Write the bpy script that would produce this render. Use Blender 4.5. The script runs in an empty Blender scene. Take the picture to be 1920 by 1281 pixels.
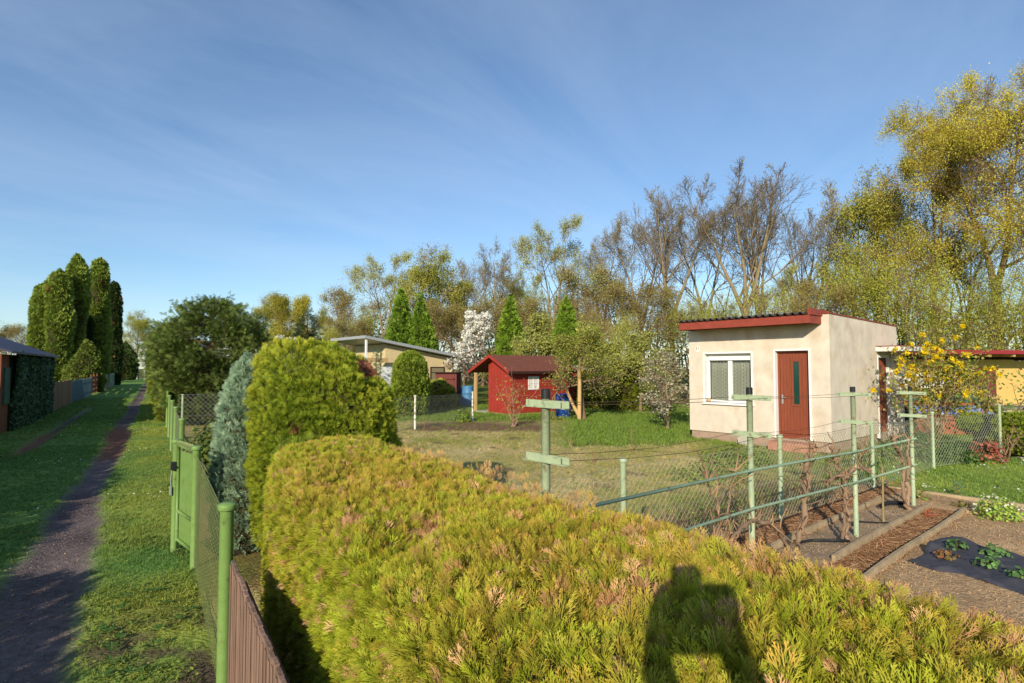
import bpy, math, random
import numpy as np
from mathutils import Vector, Matrix

# ---------------------------------------------------------------- camera
SC = bpy.context.scene
COL = SC.collection
HCAM = 2.0
PITCH = math.radians(2.6)
cam_d = bpy.data.cameras.new("camera"); cam = bpy.data.objects.new("camera", cam_d); COL.objects.link(cam)
cam.location = (0, 0, HCAM); cam.rotation_euler = (math.radians(90) + PITCH, 0, 0)
cam_d.sensor_width = 36; cam_d.lens = 20.25; cam_d.clip_start = 0.05; cam_d.clip_end = 3000
SC.camera = cam
# ---------------------------------------------------------------- sky and sun
SUN_EL, SUN_AZ = 21.5, 197.0          # azimuth clockwise from +Y, towards the sun
w = bpy.data.worlds.new("World"); SC.world = w; w.use_nodes = True
nt = w.node_tree; nt.nodes.clear()
def wn(t, **k):
    n = nt.nodes.new(t)
    for a, b in k.items(): setattr(n, a, b)
    return n
sky = wn('ShaderNodeTexSky', sky_type='NISHITA', sun_disc=False)
sky.sun_elevation = math.radians(SUN_EL); sky.sun_rotation = math.radians(SUN_AZ)
sky.air_density = 1.0; sky.dust_density = 0.35; sky.ozone_density = 2.2; sky.altitude = 200
tc = wn('ShaderNodeTexCoord'); sep = wn('ShaderNodeSeparateXYZ'); nt.links.new(tc.outputs['Generated'], sep.inputs[0])
def wm(op, a, b=None, c=None):
    n = wn('ShaderNodeMath', operation=op)
    for i, v in enumerate((a, b, c)):
        if v is None: continue
        if isinstance(v, (int, float)): n.inputs[i].default_value = v
        else: nt.links.new(v, n.inputs[i])
    return n.outputs[0]
# thin cirrus: noise on a flat layer high above, stretched along its wind direction
zz = wm('MAXIMUM', wm('ADD', sep.outputs[2], 0.12), 0.02)
cx_ = wm('DIVIDE', sep.outputs[0], zz); cy_ = wm('DIVIDE', sep.outputs[1], zz)
comb = wn('ShaderNodeCombineXYZ'); nt.links.new(cx_, comb.inputs[0]); nt.links.new(cy_, comb.inputs[1])
mp = wn('ShaderNodeMapping', vector_type='TEXTURE'); nt.links.new(comb.outputs[0], mp.inputs[0])
mp.inputs['Rotation'].default_value = (0, 0, math.radians(52)); mp.inputs['Scale'].default_value = (2.3, 0.95, 1)
mp.inputs['Location'].default_value = (1.7, 0.6, 0)
ns = wn('ShaderNodeTexNoise'); nt.links.new(mp.outputs[0], ns.inputs['Vector'])
ns.inputs['Scale'].default_value = 1.15; ns.inputs['Detail'].default_value = 9; ns.inputs['Roughness'].default_value = 0.62
ns.inputs['Distortion'].default_value = 0.5
mr = wn('ShaderNodeMapRange'); nt.links.new(ns.outputs[0], mr.inputs[0])
mr.inputs[1].default_value = 0.36; mr.inputs[2].default_value = 0.78; mr.inputs[3].default_value = 0.0; mr.inputs[4].default_value = 0.30
mix = wn('ShaderNodeMix', data_type='RGBA'); nt.links.new(mr.outputs[0], mix.inputs[0])
tint = wn('ShaderNodeMix', data_type='RGBA', blend_type='MULTIPLY'); tint.inputs[0].default_value = 1.0
nt.links.new(sky.outputs[0], tint.inputs[6]); tint.inputs[7].default_value = (0.76, 0.86, 0.94, 1)
nt.links.new(tint.outputs[2], mix.inputs[6]); mix.inputs[7].default_value = (4.1, 4.9, 6.1, 1)
bg = wn('ShaderNodeBackground'); nt.links.new(mix.outputs[2], bg.inputs[0]); bg.inputs[1].default_value = 0.108
out = wn('ShaderNodeOutputWorld'); nt.links.new(bg.outputs[0], out.inputs[0])
sd = bpy.data.lights.new("sun", 'SUN'); so = bpy.data.objects.new("sun", sd); COL.objects.link(so)
sd.energy = 3.75; sd.angle = math.radians(0.5); sd.color = (1.0, 0.89, 0.70)
_el, _az = math.radians(SUN_EL), math.radians(SUN_AZ)
TO_SUN = Vector((math.sin(_az) * math.cos(_el), math.cos(_az) * math.cos(_el), math.sin(_el)))
so.rotation_euler = TO_SUN.to_track_quat('Z', 'Y').to_euler()
SC.view_settings.view_transform = 'Standard'; SC.view_settings.look = 'None'
SC.view_settings.exposure = 0.62; SC.view_settings.gamma = 1; SC.view_settings.use_curve_mapping = False
SC.cycles.max_bounces = 5; SC.cycles.diffuse_bounces = 3; SC.cycles.transmission_bounces = 4
SC.cycles.glossy_bounces = 2; SC.cycles.caustics_reflective = False; SC.cycles.caustics_refractive = False
SC.cycles.use_denoising = True

# ---------------------------------------------------------------- helpers
def C(r, g, b, k=1.0):
    f = lambda v: ((v / 255 + .055) / 1.055) ** 2.4 if v > 10 else v / 255 / 12.92
    return np.array([f(r) * k, f(g) * k, f(b) * k])
FPX = 1080.0
def ray(px, py):
    a, b = px - 960.0, 640.5 - py
    return np.array([a, FPX * math.cos(PITCH) - b * math.sin(PITCH), FPX * math.sin(PITCH) + b * math.cos(PITCH)])
def at(px, py, Y):
    d = ray(px, py); return np.array([0, 0, HCAM]) + d * (Y / d[1])
def gr(px, py, z=0.0):
    d = ray(px, py); return np.array([0, 0, HCAM]) + d * ((z - HCAM) / d[2])

class MB:
    def __init__(s): s.v = []; s.f = []; s.n = 0
    def add(s, v, f, mat=0, col=None):
        v = np.asarray(v, float); f = np.asarray(f, int)
        if col is None: col = np.ones((len(v), 3))
        else:
            col = np.asarray(col, float)
            if col.ndim == 1: col = np.tile(col, (len(v), 1))
        s.v.append((v, col)); s.f.append((f + s.n, mat)); s.n += len(v); return s
    def box(s, c, size, rz=0, mat=0, col=None, top=1.0):
        hx, hy, hz = np.array(size) / 2
        v = np.array([[x, y, z] for z in (-hz, hz) for y in (-hy, hy) for x in (-hx, hx)])
        v[4:, :2] *= top
        if rz:
            cs, sn = math.cos(rz), math.sin(rz); v = np.c_[v[:, 0] * cs - v[:, 1] * sn, v[:, 0] * sn + v[:, 1] * cs, v[:, 2]]
        return s.add(v + np.array(c), [[0, 2, 3, 1], [4, 5, 7, 6], [0, 1, 5, 4], [2, 6, 7, 3], [0, 4, 6, 2], [1, 3, 7, 5]], mat, col)
    def bx(s, x0, x1, y0, y1, z0, z1, mat=0, col=None):
        return s.box(((x0 + x1) / 2, (y0 + y1) / 2, (z0 + z1) / 2), (abs(x1 - x0), abs(y1 - y0), abs(z1 - z0)), 0, mat, col)
    def bar(s, p0, p1, w, h=None, mat=0, col=None):
        p0, p1 = np.array(p0, float), np.array(p1, float); h = h or w
        d = p1 - p0; d /= np.linalg.norm(d); up = np.array([0, 0, 1.]) if abs(d[2]) < .95 else np.array([1., 0, 0])
        a = np.cross(d, up); a /= np.linalg.norm(a); b = np.cross(a, d)
        v = [p + a * w / 2 * i + b * h / 2 * j for p in (p0, p1) for i, j in ((-1, -1), (1, -1), (1, 1), (-1, 1))]
        return s.add(v, [[0, 1, 2, 3], [7, 6, 5, 4], [0, 4, 5, 1], [1, 5, 6, 2], [2, 6, 7, 3], [3, 7, 4, 0]], mat, col)
    def tube(s, pts, rad, n=6, mat=0, col=None, cap=True):
        P = np.asarray(pts, float); m = len(P); rad = np.broadcast_to(np.asarray(rad, float), (m,))
        T = np.gradient(P, axis=0); T /= np.maximum(np.linalg.norm(T, axis=1, keepdims=True), 1e-9)
        up = np.array([0, 0, 1.]) if abs(T[0][2]) < .9 else np.array([1., 0, 0])
        A = np.cross(T, up); A /= np.maximum(np.linalg.norm(A, axis=1, keepdims=True), 1e-9); B = np.cross(A, T)
        th = np.arange(n) * 2 * math.pi / n
        V = (P[:, None] + rad[:, None, None] * (np.cos(th)[None, :, None] * A[:, None] + np.sin(th)[None, :, None] * B[:, None])).reshape(-1, 3)
        i = np.arange(m - 1)[:, None] * n + np.arange(n)[None]; j = np.arange(m - 1)[:, None] * n + (np.arange(n)[None] + 1) % n
        F = np.stack([i, j, j + n, i + n], -1).reshape(-1, 4)
        base = s.n
        s.add(V, F, mat, col)
        if cap and n > 2:
            s.f.append((np.array([list(range(n))]) + base, mat)); s.f.append((np.array([list(range(n))[::-1]]) + base + (m - 1) * n, mat))
        return s
    def lathe(s, c, prof, n=20, mat=0, col=None):
        th = np.arange(n) * 2 * math.pi / n; m = len(prof); c = np.array(c, float)
        V = np.array([[r * math.cos(t), r * math.sin(t), z] for r, z in prof for t in th]) + c
        i = np.arange(m - 1)[:, None] * n + np.arange(n)[None]; j = np.arange(m - 1)[:, None] * n + (np.arange(n)[None] + 1) % n
        return s.add(V, np.stack([i, j, j + n, i + n], -1).reshape(-1, 4), mat, col)
    def prism(s, poly, z0, z1, mat=0, col=None, axis='z'):
        # poly is counter-clockwise; axis z extrudes up, axis y/x extrudes a (a,z) outline
        n = len(poly); v = []
        for t in (z0, z1):
            for a, b in poly: v.append((a, b, t) if axis == 'z' else ((a, t, b) if axis == 'y' else (t, a, b)))
        base = s.n
        s.add(v, [[i, (i + 1) % n, (i + 1) % n + n, i + n] for i in range(n)], mat, col)
        s.f.append((np.array([list(range(n))[::-1]]) + base, mat)); s.f.append((np.array([list(range(n, 2 * n))]) + base, mat))
        return s
    def scatter(s, tv, tf, pos, R, sc, cols, mat=0):
        # tv (V,3) template, R (N,3,3), sc (N,) or (N,3), cols (N,V,3) or (N,3)
        N, V = len(pos), len(tv)
        if N == 0: return s
        sc = np.asarray(sc, float)
        sc = sc[:, None] * np.ones(3) if sc.ndim == 1 else sc
        v = np.einsum('nij,nvj->nvi', R, tv[None] * sc[:, None, :]) + pos[:, None]
        f = np.asarray(tf)[None] + (np.arange(N) * V)[:, None, None]
        cols = np.asarray(cols, float)
        if cols.ndim == 2: cols = np.repeat(cols[:, None], V, 1)
        return s.add(v.reshape(-1, 3), f.reshape(-1, f.shape[-1]), mat, cols.reshape(-1, 3))
    def build(s, name, mats, parent=None, smooth=False, loc=None, rz=0):
        mats = mats if isinstance(mats, (list, tuple)) else [mats]
        me = bpy.data.meshes.new(name)
        if s.v:
            V = np.concatenate([a for a, _ in s.v]); K = np.concatenate([b for _, b in s.v])
            me.vertices.add(len(V)); me.vertices.foreach_set('co', V.astype(np.float32).ravel())
            loops = np.concatenate([f.ravel() for f, _ in s.f]); tot = np.concatenate([np.full(len(f), f.shape[1]) for f, _ in s.f])
            mi = np.concatenate([np.full(len(f), m) for f, m in s.f])
            me.loops.add(len(loops)); me.loops.foreach_set('vertex_index', loops.astype(np.int32))
            me.polygons.add(len(tot)); me.polygons.foreach_set('loop_start', np.r_[0, np.cumsum(tot)[:-1]].astype(np.int32))
            me.polygons.foreach_set('loop_total', tot.astype(np.int32)); me.polygons.foreach_set('material_index', mi.astype(np.int32))
            me.polygons.foreach_set('use_smooth', np.full(len(tot), smooth))
            at_ = me.color_attributes.new('Col', 'FLOAT_COLOR', 'POINT')
            at_.data.foreach_set('color', np.c_[K, np.ones(len(K))].astype(np.float32).ravel())
            me.update(calc_edges=True); me.validate()
        for m in mats: me.materials.append(m)
        o = bpy.data.objects.new(name, me); COL.objects.link(o)
        if parent is not None: o.parent = parent
        if loc is not None: o.location = loc
        o.rotation_euler.z = rz
        return o
def tag(o, label=None, cat=None, group=None, kind=None):
    if label: o['label'] = label
    if cat: o['category'] = cat
    if group: o['group'] = group
    if kind: o['kind'] = kind
    return o
def empty(name, loc, rz=0, label=None, cat=None, group=None):
    o = bpy.data.objects.new(name, None); COL.objects.link(o); o.location = tuple(loc); o.rotation_euler = (0, 0, rz)
    o.empty_display_size = .2
    return tag(o, label, cat, group)
def copy_tree(o, parent=None):
    c = o.copy(); COL.objects.link(c); c.parent = parent
    for ch in o.children: copy_tree(ch, c)
    return c
def bevel(o, w=.008, seg=2):
    m = o.modifiers.new('bevel', 'BEVEL'); m.width = w; m.segments = seg; m.limit_method = 'ANGLE'; return o

# ---- rotations for scattering: +Z of the template goes along dirs, spun about it
def rots(dirs, spin, rng=None):
    d = dirs / np.maximum(np.linalg.norm(dirs, axis=1, keepdims=True), 1e-9)
    up = np.where(np.abs(d[:, 2:3]) < .95, np.array([[0, 0, 1.]]), np.array([[1., 0, 0]]))
    a = np.cross(up, d); a /= np.linalg.norm(a, axis=1, keepdims=True); b = np.cross(d, a)
    c, s_ = np.cos(spin)[:, None], np.sin(spin)[:, None]
    x = a * c + b * s_; y = -a * s_ + b * c
    return np.stack([x, y, d], -1)
def sphere_dirs(rng, n):
    v = rng.normal(size=(n, 3)); return v / np.linalg.norm(v, axis=1, keepdims=True)
_nk = {}
def nz(p, freq, seed=0, oct=3):
    """cheap smooth noise in about -1..1"""
    p = np.asarray(p, float); tot = 0; amp = 1; na = 0
    for o in range(oct):
        k = (seed, o)
        if k not in _nk:
            r = np.random.default_rng(seed * 31 + o); _nk[k] = (sphere_dirs(r, 7), r.uniform(0, 6.3, 7))
        K, ph = _nk[k]
        q = p if p.shape[-1] == 3 else np.concatenate([p, np.zeros(p.shape[:-1] + (1,))], -1)
        tot = tot + amp * np.sin(q @ K.T * freq * 2 ** o + ph).sum(-1) / 3.2; na += amp; amp *= .5
    return tot / na
def lerp(a, b, t): t = np.asarray(t)[..., None] if np.ndim(t) else t; return a * (1 - t) + b * t
def sst(a, b, x): t = np.clip((x - a) / (b - a), 0, 1); return t * t * (3 - 2 * t)

# ---------------------------------------------------------------- materials
def mat(name, col=None, rough=.75, vcol=False, noise=0.0, nscale=8.0, bump=0.0, bscale=30.0, metal=0, spec=.3, trans=0.0, stretch=None,
        objvar=0.0, col2=None, fac_scale=None, fac_lo=.45, fac_hi=.6, tcol=None):
    m = bpy.data.materials.new(name); m.use_nodes = True; t = m.node_tree; N = t.nodes; L = t.links
    for n in list(N): N.remove(n)
    o = N.new('ShaderNodeOutputMaterial'); p = N.new('ShaderNodeBsdfPrincipled'); L.new(p.outputs[0], o.inputs[0])
    p.inputs['Roughness'].default_value = rough; p.inputs['Metallic'].default_value = metal; p.inputs['Specular IOR Level'].default_value = spec
    tcn = N.new('ShaderNodeTexCoord'); vec = tcn.outputs['Object']
    if stretch:
        mpn = N.new('ShaderNodeMapping'); L.new(vec, mpn.inputs[0]); mpn.inputs['Scale'].default_value = stretch; vec = mpn.outputs[0]
    if vcol: a = N.new('ShaderNodeVertexColor'); a.layer_name = 'Col'; cur = a.outputs[0]
    else: r = N.new('ShaderNodeRGB'); r.outputs[0].default_value = (*col, 1); cur = r.outputs[0]
    if col2 is not None:
        n2 = N.new('ShaderNodeTexNoise'); L.new(vec, n2.inputs['Vector']); n2.inputs['Scale'].default_value = fac_scale or 3; n2.inputs['Detail'].default_value = 6
        mm = N.new('ShaderNodeMapRange'); L.new(n2.outputs[0], mm.inputs[0]); mm.inputs[1].default_value = fac_lo; mm.inputs[2].default_value = fac_hi
        mx = N.new('ShaderNodeMix'); mx.data_type = 'RGBA'; L.new(mm.outputs[0], mx.inputs[0]); L.new(cur, mx.inputs[6]); mx.inputs[7].default_value = (*col2, 1); cur = mx.outputs[2]
    def mulval(cur, sock, lo, hi, a=0.3, b=0.7):
        mm = N.new('ShaderNodeMapRange'); L.new(sock, mm.inputs[0]); mm.inputs[1].default_value = a; mm.inputs[2].default_value = b
        mm.inputs[3].default_value = lo; mm.inputs[4].default_value = hi
        h = N.new('ShaderNodeVectorMath'); h.operation = 'SCALE'; L.new(cur, h.inputs[0]); L.new(mm.outputs[0], h.inputs['Scale']); return h.outputs[0]
    if noise:
        n1 = N.new('ShaderNodeTexNoise'); L.new(vec, n1.inputs['Vector']); n1.inputs['Scale'].default_value = nscale; n1.inputs['Detail'].default_value = 8; n1.inputs['Roughness'].default_value = .65
        cur = mulval(cur, n1.outputs[0], 1 - noise, 1 + noise)
    if objvar:
        oi = N.new('ShaderNodeObjectInfo'); cur = mulval(cur, oi.outputs['Random'], 1 - objvar, 1 + objvar, 0, 1)
    L.new(cur, p.inputs['Base Color'])
    if bump:
        nb = N.new('ShaderNodeTexNoise'); L.new(vec, nb.inputs['Vector']); nb.inputs['Scale'].default_value = bscale; nb.inputs['Detail'].default_value = 6
        b = N.new('ShaderNodeBump'); L.new(nb.outputs[0], b.inputs['Height']); b.inputs['Strength'].default_value = min(bump, 1); b.inputs['Distance'].default_value = .02
        L.new(b.outputs[0], p.inputs['Normal'])
    if trans:
        tr = N.new('ShaderNodeBsdfTranslucent'); L.new(cur, tr.inputs[0]); ms = N.new('ShaderNodeMixShader'); ms.inputs[0].default_value = trans
        L.new(p.outputs[0], ms.inputs[1]); L.new(tr.outputs[0], ms.inputs[2]); L.new(ms.outputs[0], o.inputs[0])
    return m
M = {}
M['leaf'] = mat('leaf', vcol=True, rough=.6, trans=.25, spec=.25)
M['leaf_tree'] = mat('leaf_tree', vcol=True, rough=.7, trans=.4, spec=.15, objvar=.12)
M['petal'] = mat('petal', vcol=True, rough=.6, trans=.3)
M['bark'] = mat('bark', vcol=True, rough=.9, noise=.35, nscale=9, bump=.6, bscale=14, stretch=(1, 1, .25))
M['twig'] = mat('twig', vcol=True, rough=.9, noise=.2, nscale=4, objvar=.15)
M['grass'] = mat('grass', vcol=True, rough=.6, trans=.25, spec=.2)
M['ground'] = mat('ground', vcol=True, rough=.95, noise=.38, nscale=14, bump=1, bscale=32, spec=.05)
M['soil'] = mat('soil', vcol=True, rough=.95, noise=.45, nscale=18, bump=1, bscale=40, spec=.05)
M['green_paint'] = mat('green_paint', C(158, 172, 138), rough=.5, noise=.14, nscale=14, col2=C(124, 110, 84), fac_scale=13, fac_lo=.59, fac_hi=.72, bump=.15, bscale=60)
M['lane_green'] = mat('lane_green', C(112, 142, 76), rough=.45, noise=.14, nscale=10, col2=C(96, 92, 56), fac_scale=11, fac_lo=.6, fac_hi=.75, bump=.1, bscale=60)
M['rail_green'] = mat('rail_green', C(136, 160, 132), rough=.45, noise=.15, nscale=12, col2=C(90, 90, 74), fac_scale=18, fac_lo=.62, fac_hi=.7)
M['wire'] = mat('wire', C(150, 156, 132), rough=.5, noise=.15, nscale=6)
M['wire_green'] = mat('wire_green', C(140, 152, 98), rough=.5, noise=.15, nscale=6)
M['wire_rust'] = mat('wire_rust', C(84, 66, 54), rough=.7)
M['wire_dark'] = mat('wire_dark', C(110, 112, 108), rough=.5)
M['stucco'] = mat('stucco', C(211, 199, 182), rough=.95, noise=.13, nscale=2.6, bump=.7, bscale=110, spec=.1, col2=C(196, 178, 156), fac_scale=2.4, fac_lo=.5, fac_hi=.75, stretch=(1, 1, .8))
M['plinth'] = mat('plinth', C(158, 134, 116), rough=.95, noise=.16, nscale=5, bump=.5, bscale=40)
M['pink_step'] = mat('pink_step', C(170, 118, 98), rough=.95, noise=.2, nscale=6, bump=.5, bscale=40)
M['white'] = mat('white', C(222, 222, 218), rough=.55, noise=.04, nscale=5)
M['white_worn'] = mat('white_worn', C(214, 210, 200), rough=.85, noise=.1, nscale=6, col2=C(140, 130, 118), fac_scale=7, fac_lo=.52, fac_hi=.58, bump=.3, bscale=40)
M['door'] = mat('door', C(128, 66, 44), rough=.55, noise=.16, nscale=5, stretch=(8, 8, .8), bump=.2, bscale=8)
M['door_worn'] = mat('door_worn', C(142, 72, 46), rough=.7, noise=.2, nscale=5, col2=C(92, 62, 52), fac_scale=6, fac_lo=.52, fac_hi=.58)
M['red_wood'] = mat('red_wood', C(138, 62, 48), rough=.6, noise=.16, nscale=5, col2=C(190, 128, 110), fac_scale=12, fac_lo=.68, fac_hi=.74, bump=.2, bscale=20)
M['corrugated'] = mat('corrugated', C(62, 56, 54), rough=.8, noise=.3, nscale=8)
M['glass'] = mat('glass', C(26, 44, 40), rough=.08, spec=.8)
M['glass_door'] = mat('glass_door', C(24, 62, 54), rough=.15, spec=.8)
M['lace'] = mat('lace', vcol=True, rough=.9)
M['red_shed'] = mat('red_shed', C(150, 52, 42), rough=.55, noise=.12, nscale=3, bump=.15, bscale=10)
M['shed_roof'] = mat('shed_roof', C(112, 66, 52), rough=.9, noise=.2, nscale=6, bump=.3, bscale=30)
M['cream'] = mat('cream', C(200, 180, 138), rough=.95, noise=.08, nscale=3, bump=.3, bscale=60)
M['grey_metal'] = mat('grey_metal', C(150, 154, 156), rough=.45, noise=.08, nscale=4)
M['dark_wood'] = mat('dark_wood', C(56, 30, 26), rough=.8, noise=.2, nscale=5)
M['brown_shed'] = mat('brown_shed', C(104, 52, 46), rough=.8, noise=.2, nscale=4, stretch=(6, 6, .6))
M['yellow_wall'] = mat('yellow_wall', C(200, 168, 100), rough=.95, noise=.06, nscale=3, bump=.3, bscale=60)
M['blue'] = mat('blue', C(28, 62, 132), rough=.4, noise=.12, nscale=3)
M['sky_blue'] = mat('sky_blue', C(70, 120, 160), rough=.5, noise=.2, nscale=4)
M['liner'] = mat('liner', C(112, 136, 186), rough=.5, noise=.15, nscale=5)
M['dark_green'] = mat('dark_green', C(52, 88, 74), rough=.6, noise=.2, nscale=5)
M['terra'] = mat('terra', C(150, 82, 52), rough=.85, noise=.15, nscale=4)
M['black'] = mat('black', C(34, 36, 38), rough=.5)
M['black_mat'] = mat('black_mat', C(66, 66, 74), rough=.85, noise=.2, nscale=8, bump=.4, bscale=30)
M['board'] = mat('board', C(164, 144, 114), rough=.9, noise=.25, nscale=6, bump=.4, bscale=25)
M['pale_wood'] = mat('pale_wood', C(184, 152, 104), rough=.85, noise=.2, nscale=5, stretch=(6, 6, .6), bump=.3, bscale=12)
M['grey_wood'] = mat('grey_wood', C(124, 116, 100), rough=.9, noise=.25, nscale=5, bump=.3, bscale=20)
M['picket'] = mat('picket', vcol=True, rough=.85, noise=.22, nscale=7, stretch=(5, 5, .6), bump=.3, bscale=14)
M['blue_fence'] = mat('blue_fence', C(88, 116, 124), rough=.85, noise=.3, nscale=5, stretch=(5, 5, .5))
M['orange_fence'] = mat('orange_fence', C(128, 74, 52), rough=.8, noise=.2, nscale=5)
M['slate'] = mat('slate', C(66, 62, 82), rough=.6, noise=.2, nscale=4)
M['concrete'] = mat('concrete', C(170, 164, 150), rough=.95, noise=.15, nscale=4, bump=.4, bscale=30)
M['canvas'] = mat('canvas', C(214, 206, 186), rough=.9)
M['red_bits'] = mat('red_bits', C(176, 70, 50), rough=.6)
# ---------------------------------------------------------------- layout frames
F0 = np.array([-1.122, 2.3]); DL = np.array([-.526, .8504]); NL = np.array([.8504, .526])   # lane fence: along, towards the garden
T0 = np.array([.207, 3.55]); DT = np.array([.752, .659]); NT = np.array([-.659, .752])       # grape trellis line
def lane_pt(s, w_, z=0.0): p = F0 + DL * s + NL * w_; return np.array([p[0], p[1], z])
def tre_pt(a, q, z=0.0): p = T0 + DT * a + NT * q; return np.array([p[0], p[1], z])
def proj(P):
    P = np.asarray(P, float); y = P[..., 1]; z = P[..., 2] - HCAM
    d = y * math.cos(PITCH) + z * math.sin(PITCH); u = -y * math.sin(PITCH) + z * math.cos(PITCH)
    d = np.maximum(d, .01); return 960 + FPX * P[..., 0] / d, 640.5 - FPX * u / d
def grid(name, mats, us, vs, fn, kind='structure'):
    U, V_ = np.meshgrid(us, vs, indexing='ij'); P, K = fn(U.ravel(), V_.ravel()); nu, nv = len(us), len(vs)
    i = (np.arange(nu - 1)[:, None] * nv + np.arange(nv - 1)[None]).ravel()
    o = MB().add(P, np.stack([i, i + nv, i + nv + 1, i + 1], -1), 0, K).build(name, mats, smooth=True)
    return tag(o, kind=kind)
GG = C(124, 150, 74); GD = C(92, 126, 62); GY = C(152, 156, 66); DIRT = C(120, 106, 104); DRY = C(198, 176, 124); STRAW = C(158, 120, 86)
SOIL = C(186, 156, 118); SOILG = C(172, 148, 118)
def path_mask(s, w_):
    ww = np.maximum(.23, .50 - .035 * s) + .07 * nz(np.c_[s, w_], 1.3, 5)
    wc = -1.12 - .16 * np.exp(-np.maximum(s, 0) / 2.0) + .05 * np.sin(s * .5)
    m = 1 - sst(-.08, .12, np.abs(w_ - wc) - ww + .07 * nz(np.c_[s, w_], 7, 6))
    m2 = (1 - sst(-.12, .15, np.abs(w_ + 2.9) - .2 + .16 * nz(np.c_[s * .7, w_], 1.1, 7))) * sst(13, 16, s) * (1 - sst(27, 36, s)) * .9
    m3 = (1 - sst(-.1, .2, np.abs(w_ + 3.0) - .1 + .25 * nz(np.c_[s, w_], 1.5, 8))) * (1 - sst(6, 9, s)) * .7
    return np.clip(np.maximum(np.maximum(m, m2), m3), 0, 1)
def lane_fn(s, w_):
    P = F0 + DL * s[:, None] + NL * w_[:, None]; pm = path_mask(s, w_)
    n1 = nz(P, .8, 11); n2 = nz(P, 3.1, 12); n3 = nz(P, 9, 13)
    g = lerp(GD, GG, np.clip(.5 + .5 * n1 + .3 * n2, 0, 1))
    yel = sst(-1.1, -.4, w_) * np.clip(.5 + .6 * n2 + .3 * n1, 0, 1) * (s > -3); g = lerp(g, GY, yel * .85)
    bare = np.clip(sst(-.1, .4, n3 + .5 * n2 + .2) * sst(-1.5, -.7, w_) * (1 - sst(2.2, 3.6, s)) + sst(.6, 1, n3) * .3, 0, 1); g = lerp(g, C(92, 80, 66), bare)
    d = lerp(DIRT, C(84, 74, 76), np.clip(.5 + .6 * n2, 0, 1))
    d = lerp(d, C(140, 92, 68), (sst(12, 14, s) * (1 - sst(19, 22, s)))[:, None][:, 0] * .7)
    K = lerp(g, d, pm)
    z = -.035 * pm + .012 * n2 + .008 * n3 + pm * (.012 * nz(P, 6, 18) + .02 * np.exp(-((w_ + 1.35) / .1) ** 2)) + .03 * sst(-1.6, -2.6, w_) * (1 - pm)
    return np.c_[P, z], K
S_ = np.r_[np.arange(-7, 8, .055), np.arange(8, 24, .12), np.arange(24, 60, .4), np.arange(60, 131, 2)]
grid('grass_lane', M['ground'], S_, np.r_[np.arange(-4.3, .16, .055), .17], lane_fn)
def zone(P):
    a = (P - T0) @ DT; q = (P - T0) @ NT; px, py = proj(np.c_[P, np.zeros(len(P))])
    n1 = nz(P, .7, 21); n2 = nz(P, 2.7, 22); n3 = nz(P, 8, 23)
    plot = lerp(DRY, C(148, 144, 76), np.clip(.42 + .55 * n2 + .3 * n1, 0, 1))
    plot = lerp(plot, C(112, 92, 76), sst(.55, .9, n3 + .3 * n1) * .7)
    green = C(112, 132, 60)
    gm = np.maximum(sst(1000, 1090, px) * (1 - sst(828, 842, py + 8 * n2)) * sst(5, 12, P[:, 1]), (1 - sst(786, 796, py + 4 * n2)))
    gm = np.maximum(gm, sst(1290, 1340, px) * sst(.5, -.1, n1 * .5) * (1 - sst(880, 900, py)) * .7)
    plot = lerp(plot, green, gm)
    bed = sst(790, 797, py + 4 * n2) * (1 - sst(806, 812, py + 3 * n1)) * sst(760, 790, px) * (1 - sst(1010, 1040, px)); plot = lerp(plot, C(116, 90, 76), bed * .9)
    plot = lerp(plot, C(126, 104, 84), (1 - sst(1.1, 1.8, q + .3 * n2)) * .6 * (P[:, 1] < 12))
    soil = lerp(SOIL, C(160, 130, 98), np.clip(.5 + .5 * n3, 0, 1)); straw = lerp(STRAW, C(120, 78, 58), np.clip(.5 + .6 * n3, 0, 1))
    sg = lerp(SOILG, C(140, 120, 98), np.clip(.5 + .5 * n3, 0, 1))
    K = np.where((q > .42)[:, None], straw, np.where((q > -.17)[:, None], sg, np.where((q > -.58)[:, None], straw, soil)))
    K = np.where((a > 7.6)[:, None], soil, K)
    K = np.where((q > .92)[:, None], plot, K)
    lawn = lerp(C(102, 130, 56), C(138, 154, 70), np.clip(.5 + .5 * n2, 0, 1))
    lm = ((a > 8.62) & (q < 1.6 + .4 * n1)); K = np.where(lm[:, None], lawn, K)
    far = sst(30, 34, P[:, 1]); K = lerp(K, C(98, 110, 48), far)
    # the plot left of the hedge end, by the lane fence
    wl = (P - F0) @ NL; sl = (P - F0) @ DL
    lf = (wl < 1.6) & (sl > 3.1) & (sl < 10); K = np.where(lf[:, None], lerp(C(158, 122, 92), C(104, 112, 52), np.clip(.2 + .7 * n2, 0, 1)), K)
    return K, a, q, n2, n3, lm
def garden_fn(s, w_):
    P = F0 + DL * s[:, None] + NL * w_[:, None]; K, a, q, n2, n3, lm = zone(P)
    return np.c_[P, .012 * n2 + .014 * n3 * (~lm) - .03 * ((q < -.17) & (q > -.58) & (a < 7.6))], K
S2 = np.r_[np.arange(-7, 20, .10), np.arange(20, 60, .6)]
grid('garden_ground', M['soil'], S2, np.r_[.15, np.arange(.22, 15, .10), np.arange(15, 34, .5)], garden_fn)
gm_ = MB(); gm_.add([[-900, -900, -.06], [900, -900, -.06], [900, 900, -.06], [-900, 900, -.06]], [[0, 1, 2, 3]], 0, C(92, 102, 50))
tag(gm_.build('ground', M['ground']), kind='structure')

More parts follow.
